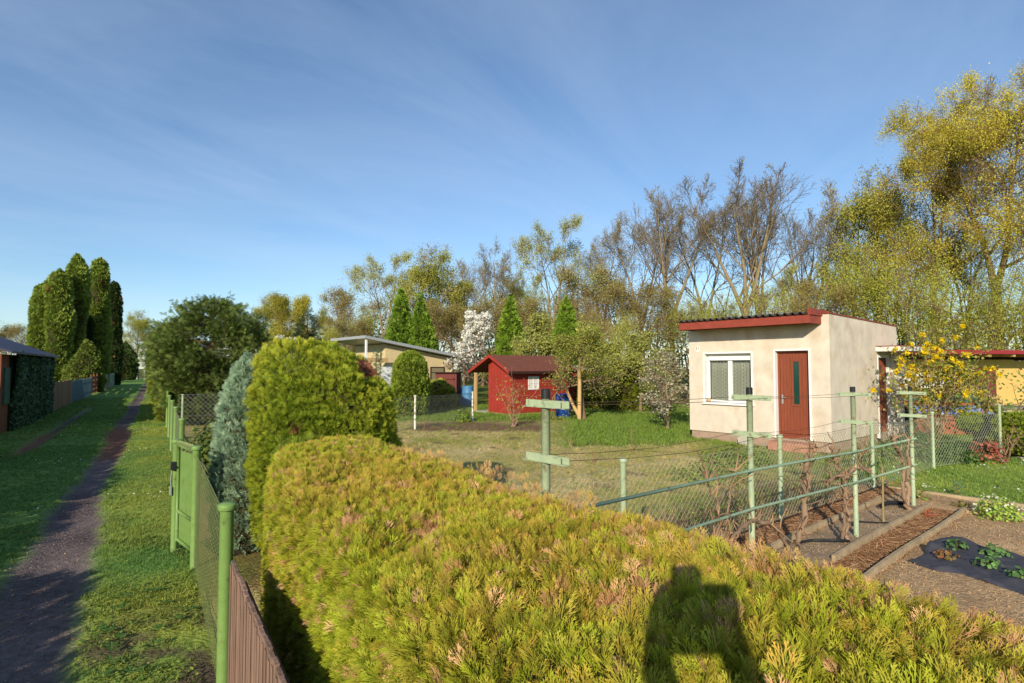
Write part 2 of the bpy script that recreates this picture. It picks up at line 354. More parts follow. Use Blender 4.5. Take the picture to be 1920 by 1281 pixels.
# ---------------------------------------------------------------- grass and small ground growth
def blade_tuft(rng, n=6, lean=.45, wd=.05, seg=2):
    v, f, t = [], [], []
    for i in range(n):
        a = rng.uniform(0, 6.28); l = rng.uniform(.6, 1); ln = rng.uniform(.1, lean) ; o = rng.normal(size=2) * .18
        dx, dy = math.cos(a), math.sin(a); px_, py_ = -dy, dx; b = len(v)
        for j in range(seg + 1):
            u = j / seg; wdt = wd * (1 - u * .85); x = o[0] + dx * ln * u * u; y = o[1] + dy * ln * u * u; z = l * u * (1 - .15 * u)
            v += [(x - px_ * wdt, y - py_ * wdt, z), (x + px_ * wdt, y + py_ * wdt, z)]; t += [u, u]
        for j in range(seg): k = b + 2 * j; f.append((k, k + 1, k + 3, k + 2))
    return np.array(v), np.array(f), np.array(t)
def upright(rng, n, tilt=.25):
    d = np.c_[rng.normal(size=(n, 2)) * tilt, np.ones(n)]; return rots(d, rng.uniform(0, 6.28, n))
rng = np.random.default_rng(3)
TUFTS = [blade_tuft(rng, 7) for _ in range(4)]
def tufts(mb, rng, P, sc, base, tip, var=.22, wide=1.0):
    k = rng.integers(0, 4, len(P))
    for i in range(4):
        m = k == i; tv, tf, tt = TUFTS[i]; n = m.sum()
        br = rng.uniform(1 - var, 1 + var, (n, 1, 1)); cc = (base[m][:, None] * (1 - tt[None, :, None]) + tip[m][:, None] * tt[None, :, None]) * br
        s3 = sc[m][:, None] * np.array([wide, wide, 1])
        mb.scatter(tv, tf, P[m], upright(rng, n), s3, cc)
mb = MB(); N = 60000
s = np.concatenate([rng.uniform(.3, 7, 26000), rng.uniform(5, 16, 20000), rng.uniform(14, 42, 14000)]); wv = rng.uniform(-4.25, .1, N)
pm = path_mask(s, wv); P, K = lane_fn(s, wv); n2 = nz(P[:, :2], 3.1, 12); n3 = nz(P[:, :2], 9, 13)
keep = (pm < rng.uniform(.05, .5, N)) & (rng.uniform(0, 1, N) < np.clip(.75 + .5 * n3, .12, 1) * np.where((wv > -1.1) & (s < 3.2), .4 * (n3 + .5 * n2 < .0) + .03, 1))
px_, py_ = proj(P); keep &= (px_ > -150) & (py_ < 1400)
P, K, s2, w2, n22 = P[keep], K[keep], s[keep], wv[keep], n2[keep]
h = rng.uniform(.022, .05, len(P)) * (1 + .5 * np.clip(n22, 0, 1)) * np.where(s2 > 8, 1.25, 1) * np.where(s2 > 18, 1.6, 1)
big = (nz(P[:, :2], 1.9, 15) > .75) & (s2 < 7) & (w2 > -1.0); h[big] *= 2.0
K2 = lerp(K, C(104, 150, 40), big * .6)
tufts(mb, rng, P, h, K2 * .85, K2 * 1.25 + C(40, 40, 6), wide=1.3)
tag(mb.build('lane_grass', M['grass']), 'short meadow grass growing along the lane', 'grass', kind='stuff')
# small leaves/clover on the verge
LEAFQ = (np.array([[0, -.35, 0], [.5, 0, .12], [1, 0, .02], [.5, .0, .12], [0, .35, 0]]),)
Lv = np.array([[0, 0, 0], [.35, -.3, .1], [1, 0, .05], [.35, .3, .1]]); Lf = np.array([[0, 1, 2, 3]])
def flat_leaves(mb, rng, P, sc, col, up=.5):
    n = len(P); d = sphere_dirs(rng, n); d[:, 2] = np.abs(d[:, 2]) + up; mb.scatter(Lv - [.4, 0, 0], Lf, P, rots(d, rng.uniform(0, 6.28, n)), sc, col)
mb = MB(); n = 9000; s = rng.uniform(.3, 5.5, n); wv = rng.uniform(-1.3, .1, n); P, K = lane_fn(s, wv); k = (path_mask(s, wv) < .3) & (nz(P[:, :2], 4, 17) > -.1)
P = P[k]; n = len(P); P[:, 2] += rng.uniform(.01, .035, n); cc = lerp(C(70, 104, 48), C(132, 140, 56), rng.uniform(0, 1, n)) * rng.uniform(.8, 1.2, (n, 1))
flat_leaves(mb, rng, P, rng.uniform(.015, .035, n), cc)
for q in range(26):                                   # rosettes of broader weeds
    s_, w_ = rng.uniform(.6, 4), rng.uniform(-.75, .02); c0 = lane_pt(s_, w_, .015); m = 12; a = rng.uniform(0, 6.28, m)
    d = np.c_[np.cos(a) * .25, np.sin(a) * .25, np.ones(m)]; Pq = c0 + np.c_[np.cos(a), np.sin(a), np.full(m, .3)] * .05
    mb.scatter(Lv * [1, .7, 1], Lf, Pq - np.c_[np.cos(a), np.sin(a), a * 0] * .03, np.stack([np.c_[np.cos(a), np.sin(a), np.full(m, .25)], np.c_[-np.sin(a), np.cos(a), a * 0], np.c_[a * 0, a * 0, a * 0 + 1]], -1), rng.uniform(.035, .07, m), np.tile(C(76, 108, 52), (m, 1)) * rng.uniform(.8, 1.2, (m, 1)))
tag(mb.build('verge_weeds', M['grass']), 'low clover and broad leaved weeds on the lane verge', 'weeds', kind='stuff')
# stones and clods on the dirt path
ico_v = []; 
def blob(rng, n=1):
    t = (1 + 5 ** .5) / 2
    v = np.array([[-1, t, 0], [1, t, 0], [-1, -t, 0], [1, -t, 0], [0, -1, t], [0, 1, t], [0, -1, -t], [0, 1, -t], [t, 0, -1], [t, 0, 1], [-t, 0, -1], [-t, 0, 1]]) / 1.9
    f = np.array([[0, 11, 5], [0, 5, 1], [0, 1, 7], [0, 7, 10], [0, 10, 11], [1, 5, 9], [5, 11, 4], [11, 10, 2], [10, 7, 6], [7, 1, 8], [3, 9, 4], [3, 4, 2], [3, 2, 6], [3, 6, 8], [3, 8, 9], [4, 9, 5], [2, 4, 11], [6, 2, 10], [8, 6, 7], [9, 8, 1]])
    return v, f
Iv, If = blob(rng)
mb = MB(); n = 11000; s = rng.uniform(.3, 9, n); wv = rng.normal(-1.15, .4, n); P, K = lane_fn(s, wv); k = (path_mask(s, wv) > .3); P = P[k]; n = len(P)
mb.scatter(Iv, If, P, rots(sphere_dirs(rng, n), rng.uniform(0, 6, n)), rng.uniform(.0012, .0075, n)[:, None] * np.array([1, 1, .6]), lerp(C(104, 94, 90), C(150, 142, 136), rng.uniform(0, 1, n) ** 3))
n = 900; s = rng.uniform(.3, 10, n); wv = rng.uniform(-2.0, -.1, n); P, K = lane_fn(s, wv); P[:, 2] += .012; flat_leaves(mb, rng, P, rng.uniform(.012, .03, n), lerp(C(150, 110, 70), C(180, 160, 110), rng.uniform(0, 1, n)), 2.0)
tag(mb.build('path_gravel', M['soil']), 'small stones and crumbs lying on the dirt track', 'gravel', kind='stuff')
# clods on the garden beds
mb = MB(); n = 26000; a = rng.uniform(3.2, 11, n); q = rng.uniform(-7, .45, n); P = T0 + DT * a[:, None] + NT * q[:, None]
k = ((q < -.58) | (q > -.17)) & ~((a > 8.55)); P = P[k]; n = len(P); px_, py_ = proj(np.c_[P, np.zeros(n)]); k = (px_ < 2050); P = P[k]; n = len(P)
K, *_ = zone(P)
mb.scatter(Iv, If, np.c_[P, np.full(n, .006)], rots(sphere_dirs(rng, n), rng.uniform(0, 6, n)), rng.uniform(.002, .009, n)[:, None] * np.array([1, 1, .7]), K * rng.uniform(.8, 1.15, (n, 1)))
tag(mb.build('soil_clods', M['soil']), 'crumbly clods of turned garden soil', 'soil', kind='stuff')
# brown needle mulch
mb = MB(); n = 30000; a = rng.uniform(1.5, 9.2, n); q = np.where(rng.uniform(0, 1, n) < .5, rng.uniform(-.56, -.19, n), rng.uniform(.44, .98, n)); k = ~((q < 0) & (a > 7.5)); a, q = a[k], q[k]; n = len(a)
P = T0 + DT * a[:, None] + NT * q[:, None]; d = sphere_dirs(rng, n); d[:, 2] *= .2
nv = np.array([[-.03, 0, 0], [.03, 0, 0], [.02, .0, 1], [-.02, 0, 1]])
mb.scatter(nv, Lf, np.c_[P, rng.uniform(.0, .02, n) - .02 * (q < 0)], rots(d, rng.uniform(0, 6, n)), rng.uniform(.04, .1, n), lerp(C(150, 104, 72), C(206, 172, 132), rng.uniform(0, 1, n) ** 1.5) * rng.uniform(.6, 1.1, (n, 1)))
tag(mb.build('needle_mulch', M['grass']), 'reddish brown needles mulching the strips between the boards', 'mulch', kind='stuff')
# garden plot: weeds and tufts behind the wire fence
mb = MB(); n = 42000; yy = 4 + 27 * rng.uniform(0, 1, n) ** 1.25; px_ = rng.uniform(735, 1400, n); P = np.c_[(px_ - 960) / 1080 * yy, yy]
extra = np.c_[rng.uniform(1.5, 8.5, 9000), rng.uniform(5, 14, 9000)]; P = np.r_[P, extra]; qq = (P - T0) @ NT; P = P[qq > .95]; n = len(P)
K, a, q, n2, n3, lm = zone(P); px_, py_ = proj(np.c_[P, np.zeros(n)]); g = K[:, 1] / (K[:, 0] + 1e-6)
hs = np.linalg.norm(P - np.array([6.2, 15.0]), axis=1)
dens = np.where(g > 1.12, .95, .3 + .35 * np.clip(n2, 0, 1)); k = (rng.uniform(0, 1, n) < dens) & ~((np.abs((P[:, 0] - 5.04) * .639 - (P[:, 1] - 16.4) * .769 - 1.9) < 1.9) & (((P[:, 0] - 5.04) * .769 + (P[:, 1] - 16.4) * .639) > 0))
P, K, g, py_ = P[k], K[k], g[k], py_[k]; n = len(P)
h = rng.uniform(.03, .07, n) * np.where(g > 1.12, 1.5, 1.0) * np.where(P[:, 1] > 14, 1.4, 1.0); q = (P - T0) @ NT; h *= np.where((q < 2.2) & (P[:, 1] < 13), 1.7, 1)
gg = lerp(K, C(108, 140, 44), (rng.uniform(0, 1, n) < .35) * .8)
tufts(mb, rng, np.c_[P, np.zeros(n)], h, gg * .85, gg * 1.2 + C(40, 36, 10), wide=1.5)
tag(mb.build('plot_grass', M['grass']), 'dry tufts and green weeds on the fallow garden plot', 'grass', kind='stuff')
# tangled dead stems along the wire fence
mb = MB(); n = 5200; a = rng.uniform(.3, 7.5, n); q = rng.normal(1.35, .35, n); k = (q > .97) & (nz(np.c_[a, q], 1.4, 30) > -.45); a, q = a[k], q[k]; n = len(a); P = T0 + DT * a[:, None] + NT * q[:, None]
st = np.array([[-.008, 0, 0], [.008, 0, 0], [.006, .06, .5], [-.006, .06, .5], [.004, .22, 1], [-.004, .22, 1]]); sf = np.array([[0, 1, 2, 3], [3, 2, 4, 5]])
d = sphere_dirs(rng, n); d[:, 2] = np.abs(d[:, 2]) + .15
mb.scatter(st, sf, np.c_[P, np.zeros(n)], rots(d, rng.uniform(0, 6, n)), rng.uniform(.12, .42, n) , lerp(C(120, 94, 84), C(176, 148, 120), rng.uniform(0, 1, n)) * rng.uniform(.6, 1.1, (n, 1)))
n = 9000; a = rng.uniform(.3, 9, n); q = rng.normal(1.4, .4, n); k = (q > .97) & (nz(np.c_[a, q], 1.7, 31) > 0); a, q = a[k], q[k]; n = len(a); P = T0 + DT * a[:, None] + NT * q[:, None]
flat_leaves(mb, rng, np.c_[P, rng.uniform(.02, .32, n)], rng.uniform(.02, .05, n), lerp(C(84, 118, 40), C(140, 150, 60), rng.uniform(0, 1, n)))
tag(mb.build('dead_stems', M['grass']), 'tangle of dead grey brown stems and weeds behind the wire fence', 'weeds', kind='stuff')
# lawn on the right
mb = MB(); n = 26000; P = np.c_[rng.uniform(5.8, 20, n), rng.uniform(8, 19, n)]; K, a, q, n2, n3, lm = zone(P); P, K = P[lm], K[lm]; px_, py_ = proj(np.c_[P, np.zeros(len(P))]); k = px_ < 2100; P, K = P[k], K[k]; n = len(P)
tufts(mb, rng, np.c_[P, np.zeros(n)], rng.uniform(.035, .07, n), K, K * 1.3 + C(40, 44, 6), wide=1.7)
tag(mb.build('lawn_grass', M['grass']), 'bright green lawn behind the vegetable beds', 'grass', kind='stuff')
mb = MB(); dv = np.array([[-1, -1, 0], [1, -1, 0], [1, 1, 0], [-1, 1, 0]]) * .5
n = 1500; P = np.c_[rng.uniform(6.5, 16, n), rng.uniform(8.8, 16, n)]; K, a, q, n2, n3, lm = zone(P); P = P[lm & (nz(P, 1.2, 40) > -.3)]; n = len(P)
mb.scatter(dv, Lf, np.c_[P, np.full(n, .07)], upright(rng, n, .5), rng.uniform(.018, .03, n), np.where((rng.uniform(0, 1, n) < .2)[:, None], C(240, 210, 40), C(235, 235, 228)))
n = 900; s = rng.uniform(4, 22, n); wv = rng.uniform(-4, -.1, n); P, _ = lane_fn(s, wv); k = (path_mask(s, wv) < .2) & (nz(P[:, :2], 1.5, 41) > .35); P = P[k]; n = len(P); P[:, 2] += .055
mb.scatter(dv, Lf, P, upright(rng, n, .5), rng.uniform(.014, .024, n), np.tile(C(232, 232, 226), (n, 1)))
tag(mb.build('daisies', M['petal']), 'tiny white daisies dotted over the grass', 'flowers', kind='stuff')
# ================================================================= garden hut in front
HA = math.atan2(-.769, .639)
H0 = (5.04, 16.4, 0)
hut = empty('garden_hut', H0, HA, 'cream stuccoed flat-roofed garden hut with white window, brown door and red fascia', 'hut')
L_, D_ = 3.77, 4.61; ZT, ZB = 3.27, .25
# walls with real openings: front wall y=0..0.25 built of boxes around window and door
WX0, WX1, WZ0, WZ1 = .49, 1.84, 1.02, 2.38; DX0, DX1, DZ1 = 2.47, 3.29, 2.42
mb = MB(); th = .25
mb.bx(0, WX0, 0, th, ZB, 3.1); mb.bx(WX0, WX1, 0, th, ZB, WZ0); mb.bx(WX0, WX1, 0, th, WZ1, 3.1)
mb.bx(WX1, DX0, 0, th, ZB, 3.1); mb.bx(DX0, DX1, 0, th, DZ1, 3.1); mb.bx(DX1, L_ - th, 0, th, ZB, 3.1)
SD0, SD1 = 3.08, 3.88
def side(mb, y0, y1, z0, zf=lambda y: ZT - .1 * y / D_):
    v = [[x, y, z] for x in (L_ - th, L_) for y, z in ((y0, z0), (y1, z0), (y1, zf(y1)), (y0, zf(y0)))]
    mb.add(v, [[0, 3, 2, 1], [4, 5, 6, 7], [0, 1, 5, 4], [1, 2, 6, 5], [2, 3, 7, 6], [3, 0, 4, 7]])
side(mb, 0, SD0, ZB); side(mb, SD0, SD1, 2.3); side(mb, SD1, D_, ZB)
mb.bx(0, .25, th, D_, ZB, 3.1); mb.bx(.25, L_ - th, D_ - .25, D_, ZB, 3.05)
mb.build('wall', M['stucco'], hut)
mb = MB(); mb.bx(.25, L_ - .26, .5, .52, ZB, 3.0); mb.build('inner_partition', M['black'], hut)
mb = MB(); mb.bx(.04, L_ - .05, .04, D_, 0, ZB - .002); mb.build('plinth', M['plinth'], hut)
# flashing strip on the side parapet
mb = MB(); mb.bar((L_ - .1, -.01, ZT + .018), (L_ - .1, D_ + .01, ZT - .1 + .018), .24, .03); mb.bar((3.66, -.012, ZT + .02), (L_ + .02, -.012, ZT + .02), .05, .026); mb.build('flashing', M['red_wood'], hut)
# overhanging fascia box
fa = MB(); XL, XR, YO = .12, 3.6, -.66
fa.bx(XL, XR, YO, YO + .03, 3.03, 3.22); fa.bx(XR - .03, XR, YO + .03, -.002, 3.03, 3.22); fa.bx(XL, XL + .03, YO + .03, -.002, 3.03, 3.22)
fa.bx(XR - .04, XR + .03, YO + .01, .35, 3.223, 3.37)
bevel(fa.build('fascia', M['red_wood'], hut), .004)
so_ = MB(); so_.bx(XL + .032, XR - .032, YO + .032, -.002, 3.045, 3.07); 
for i in range(5): so_.bx(XL + .04, XR - .04, YO + .06 + i * .12, YO + .07 + i * .12, 3.04, 3.0449)
so_.build('soffit', M['door_worn'], hut)
mb = MB(); nx = 150; xs = np.linspace(XL - .02, XR - .06, nx); ys = np.array([YO - .05, 0, 2.2, D_ - .1])
V = []
for k_ in (0, .012):
    for y in ys:
        for x in xs: V.append([x, y, 3.262 - .03 * (y - YO) / D_ + .03 * math.sin(x * 2 * math.pi / .177) + k_])
V = np.array(V); i = (np.arange(len(ys) - 1)[:, None] * nx + np.arange(nx - 1)[None]).ravel(); off = len(ys) * nx
F = np.r_[np.stack([i, i + 1, i + 1 + nx, i + nx], -1), np.stack([i, i + nx, i + 1 + nx, i + 1], -1) + off, np.stack([np.arange(nx - 1), np.arange(nx - 1) + off, np.arange(1, nx) + off, np.arange(1, nx)], -1)]
mb.add(V, F); mb.build('corrugated_roof', M['corrugated'], hut, smooth=True)
# window
wn_ = MB()
def frame_box(mb, x0, x1, z0, z1, y0, y1, t, bottom=True, m=0):
    mb.bx(x0, x0 + t, y0, y1, z0, z1, m); mb.bx(x1 - t, x1, y0, y1, z0, z1, m); mb.bx(x0 + t, x1 - t, y0, y1, z1 - t, z1, m)
    if bottom: mb.bx(x0 + t, x1 - t, y0, y1, z0, z0 + t, m)
wn_.bx(WX0 - .045, WX0 + .003, -.018, .24, WZ0 - .02, WZ1 + .045); wn_.bx(WX1 - .003, WX1 + .045, -.018, .24, WZ0 - .02, WZ1 + .045); wn_.bx(WX0 + .004, WX1 - .004, -.018, .24, WZ1 - .003, WZ1 + .045)
win = wn_.build('window', M['white'], hut); bevel(win, .004)
f = MB(); frame_box(f, WX0 + .005, WX1 - .005, WZ0 + .035, WZ1 - .006, .15, .2, .06); xm = (WX0 + WX1) / 2; f.bx(xm - .06, xm + .06, .145, .2, WZ0 + .096, WZ1 - .067)
f.bx(WX0 + .066, WX1 - .066, .1, .16, WZ1 - .18, WZ1 - .068); bevel(f.build('window_frame', M['white'], win), .004)
s_ = MB(); s_.bx(WX0 - .07, WX1 + .07, -.07, .15, WZ0 - .02, WZ0 + .03); bevel(s_.build('window_sill', M['white'], win), .006)
pm_ = bpy.data.materials.new('pane_clear'); pm_.use_nodes = True; t_ = pm_.node_tree; t_.nodes.clear(); o_ = t_.nodes.new('ShaderNodeOutputMaterial'); a_ = t_.nodes.new('ShaderNodeBsdfTransparent'); b_ = t_.nodes.new('ShaderNodeBsdfGlossy'); b_.inputs['Roughness'].default_value = .03
m_ = t_.nodes.new('ShaderNodeMixShader'); f_ = t_.nodes.new('ShaderNodeFresnel'); f_.inputs[0].default_value = 1.5; t_.links.new(f_.outputs[0], m_.inputs[0]); t_.links.new(a_.outputs[0], m_.inputs[1]); t_.links.new(b_.outputs[0], m_.inputs[2]); t_.links.new(m_.outputs[0], o_.inputs[0]); a_.inputs[0].default_value = (.9, .93, .92, 1)
g = MB(); g.bx(WX0 + .06, WX1 - .06, .18, .184, WZ0 + .09, WZ1 - .18); g.build('pane', pm_, win)
lc = MB(); nx, nzv = 260, 70; xs = np.linspace(WX0 + .08, WX1 - .08, nx); zs = np.linspace(WZ0 + .09, WZ1 - .18, nzv); X, Z = np.meshgrid(xs, zs, indexing='ij')
Y = .24 + .022 * np.sin(X * 2 * math.pi / .085 + .6 * np.sin(Z * 2)) + .01 * np.sin(X * 51)
pat = (((X / .085) % 1 - .5) ** 2 * 7 + (((Z + (np.floor(X / .085) % 2) * .05) / .1) % 1 - .5) ** 2 * 5 < .32).astype(float)
K = lerp(C(168, 164, 152), C(240, 236, 220), pat.ravel() * .9)
i = (np.arange(nx - 1)[:, None] * nzv + np.arange(nzv - 1)[None]).ravel(); lc.add(np.stack([X, Y, Z], -1).reshape(-1, 3), np.stack([i, i + nzv, i + nzv + 1, i + 1], -1), 0, K); lc.build('lace_curtain', M['lace'], win, smooth=True)
# front door
d = MB(); d.bx(DX0 - .04, DX0 + .003, -.016, .23, ZB, DZ1 + .04); d.bx(DX1 - .003, DX1 + .04, -.016, .23, ZB, DZ1 + .04); d.bx(DX0 + .004, DX1 - .004, -.016, .23, DZ1 - .003, DZ1 + .04)
d.build('door_surround', M['white'], hut)
dr = MB(); frame_box(dr, DX0 + .005, DX1 - .005, ZB, DZ1 - .005, .12, .17, .05, False)
lx0, lx1, lz0, lz1 = DX0 + .06, DX1 - .06, ZB + .12, DZ1 - .06; gx0, gx1, gz0, gz1 = lx0 + .33, lx0 + .47, 1.1, 2.15
nb = 9; bw = (lx1 - lx0) / nb
for k_ in range(nb):
    a0, a1 = lx0 + k_ * bw + .004, lx0 + (k_ + 1) * bw - .002
    if a1 > gx0 - .03 and a0 < gx1 + .03: dr.bx(a0, a1, .13, .16, lz0, gz0 - .05); dr.bx(a0, a1, .13, .16, gz1 + .05, lz1)
    else: dr.bx(a0, a1, .13, .16, lz0, lz1)
dr.bx(lx0, lx1, .14, .158, lz0 + .001, gz0 - .051); dr.bx(lx0, lx1, .14, .158, gz1 + .051, lz1 - .001); dr.bx(lx0, gx0 - .04, .14, .158, gz0 - .05, gz1 + .05); dr.bx(gx1 + .04, lx1, .14, .158, gz0 - .05, gz1 + .05)
frame_box(dr, gx0 - .05, gx1 + .05, gz0 - .05, gz1 + .05, .115, .165, .05); dr.bx(DX0 + .055, DX1 - .055, .11, .17, ZB, ZB + .11)
door = dr.build('door', M['door'], hut); bevel(door, .003)
MB().bx(gx0, gx1, .14, .15, gz0, gz1).build('glass_strip', M['glass_door'], door)
h_ = MB(); h_.bx(lx0 + .035, lx0 + .07, .115, .13, 1.1, 1.32); h_.tube([(lx0 + .052, .115, 1.25), (lx0 + .052, .075, 1.25), (lx0 + .17, .075, 1.245)], .009, 8); h_.build('handle', M['grey_metal'], door)
MB().bx(DX0 - .02, DX1 + .1, -.42, .1, 0, .2).build('doorstep', M['pink_step'], hut)
# side canopy, door and wing wall
cp = MB(); cp.bx(L_ - .02, L_ + .82, 2.95, 4.5, 2.43, 2.56); canopy = cp.build('canopy', M['white_worn'], hut); bevel(canopy, .01)
MB().bx(L_ + .01, L_ + .84, 2.93, 4.52, 2.564, 2.58).build('edging', M['red_wood'], canopy)
MB().bx(L_ + .002, L_ + .27, 3.98, 4.16, 0, 2.428).build('wing_wall', M['white_worn'], hut)
f = MB(); v = MB()
for y0, y1, z0, z1 in ((SD0 - .04, SD0 + .02, .1, 2.33), (SD1 - .02, SD1 + .04, .1, 2.33), (SD0 + .02, SD1 - .02, 2.27, 2.33)): f.bx(L_ - .12, L_ + .012, y0, y1, z0, z1)
f.build('side_door_frame', M['white'], hut)
sdr = MB(); sdr.bx(L_ - .1, L_ - .06, SD0 + .02, SD1 - .02, .2, 2.27)
for k_ in range(5): sdr.bx(L_ - .0599, L_ - .052, SD0 + .04 + k_ * .15, SD0 + .17 + k_ * .15, .24, 2.22)
sdr.build('side_door', M['door_worn'], hut)
# number plate
pl = MB(); pl.prism([(.21 + .07 + .062 * math.copysign(abs(math.cos(t)) ** .6, math.cos(t)), 2.52 + .085 * math.copysign(abs(math.sin(t)) ** .6, math.sin(t))) for t in np.linspace(0, 2 * math.pi, 20, endpoint=False)], -.012, .0, axis='y')
plate = pl.build('number_plate', mat('enamel', C(240, 236, 214), rough=.3), hut)
fc = bpy.data.curves.new('num', 'FONT'); fc.body = '31'; fc.size = .125; fc.align_x = 'CENTER'; fc.align_y = 'CENTER'; fc.extrude = .002
to = bpy.data.objects.new('num', fc); COL.objects.link(to); bpy.context.view_layer.update()
me = bpy.data.meshes.new_from_object(to); bpy.data.objects.remove(to); digits = bpy.data.objects.new('digits', me); COL.objects.link(digits); me.materials.append(M['black'])
digits.parent = plate; digits.location = (.28, -.0145, 2.535); digits.rotation_euler = (math.pi / 2, 0, 0)
bpy.data.curves.remove(fc)
pot = MB(); pot.lathe((0, 0, 0), [(0.0, 0), (.045, 0), (.06, .09), (.052, .09), (.04, .02), (0, .02)], 14)
Rm = Matrix.Rotation(HA, 4, 'Z'); pw = Vector(H0) + Rm @ Vector((WX0 + .1, .02, WZ0 + .031))
o = pot.build('flower_pot', M['pale_wood'], loc=pw, smooth=True); tag(o, 'small empty clay pot on the white window sill of the cream hut', 'pot')
rk = Vector(H0) + Rm @ Vector((1.75, -.25, 0))
st = MB(); st.prism([(-.22, 0), (.24, 0), (.16, .22), (-.02, .27), (-.16, .2)], -.05, .05, axis='y'); o = st.build('stone_slab', M['concrete'], loc=rk, rz=HA + .1); bevel(o, .012); tag(o, 'pale stone slab leaning at the plinth under the hut window', 'stone')

# ================================================================= red shed
def local(o, p): return np.array(o.location) + np.array(Matrix.Rotation(o.rotation_euler.z, 3, 'Z') @ Vector(p))
RA = math.atan2(2.2, 2.65)           # x along the long wall
c0 = gr(958, 779)
rs = empty('red_shed', (c0[0], c0[1], 0), RA, 'small red wooden shed with brown gabled roof and open porch side', 'shed')
# local: x along long right wall, y to the back-left (gable face along +y)
LW, GW = 3.4, 1.55; EH, RH = 1.82, 2.5
mb = MB(); mb.bx(0, LW, 0, .06, .05, EH + .05); mb.bx(0, LW, GW - .06, GW, .05, EH + .4); mb.bx(LW - .06, LW, .06, GW - .06, .05, EH + .2)
mb.prism([(0.06, .05), (GW - .06, .05), (GW - .06, EH + .56), (1.35, RH - .1), (.9, RH - .12), (0.06, EH + .04)], 0, .06, axis='x')
for k_ in range(7): mb.bx(-.012, 0, .06 + k_ * .21, .06 + k_ * .21 + .2, .08, EH + (.0 if k_ == 0 else .1))
for k_ in range(8): mb.bx(.02, LW, -.012, 0, .08 + k_ * .22, .08 + k_ * .22 + .205)
mb.build('wall', M['red_shed'], rs)
# gable roof: ridge along x; right eave at y=-.35, ridge y=.95, left eave far over the porch y=2.75
rf = MB(); ry = 1.0
def roof_slab(mb, y0, z0, y1, z1, x0, x1, t, m=0):
    v = [[x, y, z] for x in (x0, x1) for y, z in ((y0, z0), (y1, z1), (y1, z1 + t), (y0, z0 + t))]
    mb.add(v, [[0, 1, 2, 3], [7, 6, 5, 4], [0, 4, 5, 1], [1, 5, 6, 2], [2, 6, 7, 3], [3, 7, 4, 0]], m)
roof_slab(rf, -.32, EH - .02, ry, RH, -.38, LW + .3, .05); roof_slab(rf, ry + .001, RH, 2.55, 1.78, -.38, LW + .3, .05)
roof = rf.build('roof', M['shed_roof'], rs)
fb = MB(); roof_slab(fb, -.33, EH - .07, ry, RH - .06, -.41, -.383, .13); roof_slab(fb, ry + .001, RH - .06, 2.57, 1.72, -.41, -.383, .13); fb.build('barge_board', M['red_shed'], roof)
fb = MB(); fb.bx(-.36, LW + .28, -.36, -.325, EH - .08, EH + .03); fb.build('gutter', M['dark_wood'], roof)
for k_, (x, y) in enumerate(((-.15, 2.3), (2.9, 2.3))): MB().box((x, y, .9), (.1, .1, 1.75)).build('porch_post', M['pale_wood'], rs)
MB().bx(-.2, LW, GW + .01, 2.45, 0, .08).build('porch_floor', M['concrete'], rs)
fr = MB(); wx = .95; fw = MB(); frame_box(fr, wx, wx + .62, 1.05, 1.62, -.035, -.013, .05, m=0); fr.bx(wx + .29, wx + .33, -.034, -.014, 1.1, 1.57); fr.bx(wx + .05, wx + .57, -.0335, -.0145, 1.32, 1.35)
wi = fr.build('window', M['white'], rs); MB().bx(wx + .05, wx + .57, -.02, -.0125, 1.1, 1.57).build('pane', mat('net_pane', C(214, 210, 206), rough=.2), wi)
hd = MB(); hd.bx(-.025, -.012, .72, .75, .8, 1.0); hd.build('latch', M['black'], rs)
MB().bx(.0, LW, .0, GW, 0, .05).build('footing', M['pale_wood'], rs)
# dark red lean-to behind it
e = empty('red_lean_to', (*gr(1062, 768)[:2], 0), RA, 'darker red lean-to at the back end of the red shed beside the blue barrel', 'shed')
mb = MB(); mb.bx(0, 1.6, .2, 1.6, 0, 1.9); mb.build('wall', M['red_shed'], e); rf = MB(); roof_slab(rf, .0, 1.9, 1.9, 2.05, -.15, 1.75, .05); rf.build('roof', M['grey_metal'], e)

# ================================================================= cream house with sloping flat roof
def house(name, px, py, Y, rz, label, cat='house'):
    p = at(px, py, Y); return empty(name, (p[0], p[1], 0), rz, label, cat)
ch = house('garden_house', 842, 700, 36, RA - .02, 'long cream garden house with grey sloping flat roof behind the clipped columnar bush')
p1 = at(722, 700, 33); ch.location = (p1[0], p1[1], 0); ch.rotation_euler.z = math.atan2(.64, .77); ln = 4.55
mb = MB(); mb.prism([(0, 0), (ln, 0), (ln, 2.6), (0, 3.35)], 0, 4.0, axis='y'); mb.build('wall', M['cream'], ch)
rf = MB(); v = [[x, y, z] for y in (-.55, 4.3) for x, z in ((-1.5, 3.62), (ln + .65, 2.56), (ln + .65, 2.72), (-1.5, 3.78))]
rf.add(v, [[0, 1, 2, 3], [7, 6, 5, 4], [0, 4, 5, 1], [1, 5, 6, 2], [2, 6, 7, 3], [3, 7, 4, 0]]); rf.build('roof', M['grey_metal'], ch)
fr = MB(); frame_box(fr, 3.0, 4.0, 1.0, 2.05, -.05, -.002, .06); wi = fr.build('window', M['dark_wood'], ch); MB().bx(3.05, 3.95, -.03, -.02, 1.05, 2.0).build('pane', mat('dull_pane', C(128, 120, 96), rough=.3), wi)
mb = MB(); mb.bx(-.5, .35, -.5, -.45, 0, 2.05); mb.build('white_panel', M['white'], ch)
MB().bx(-1.4, -1.3, -.4, -.3, 0, 3.55).build('porch_post', M['white'], ch); MB().bx(-1.4, -.02, -.4, -.36, 2.3, 2.55).build('porch_rail', M['pale_wood'], ch)
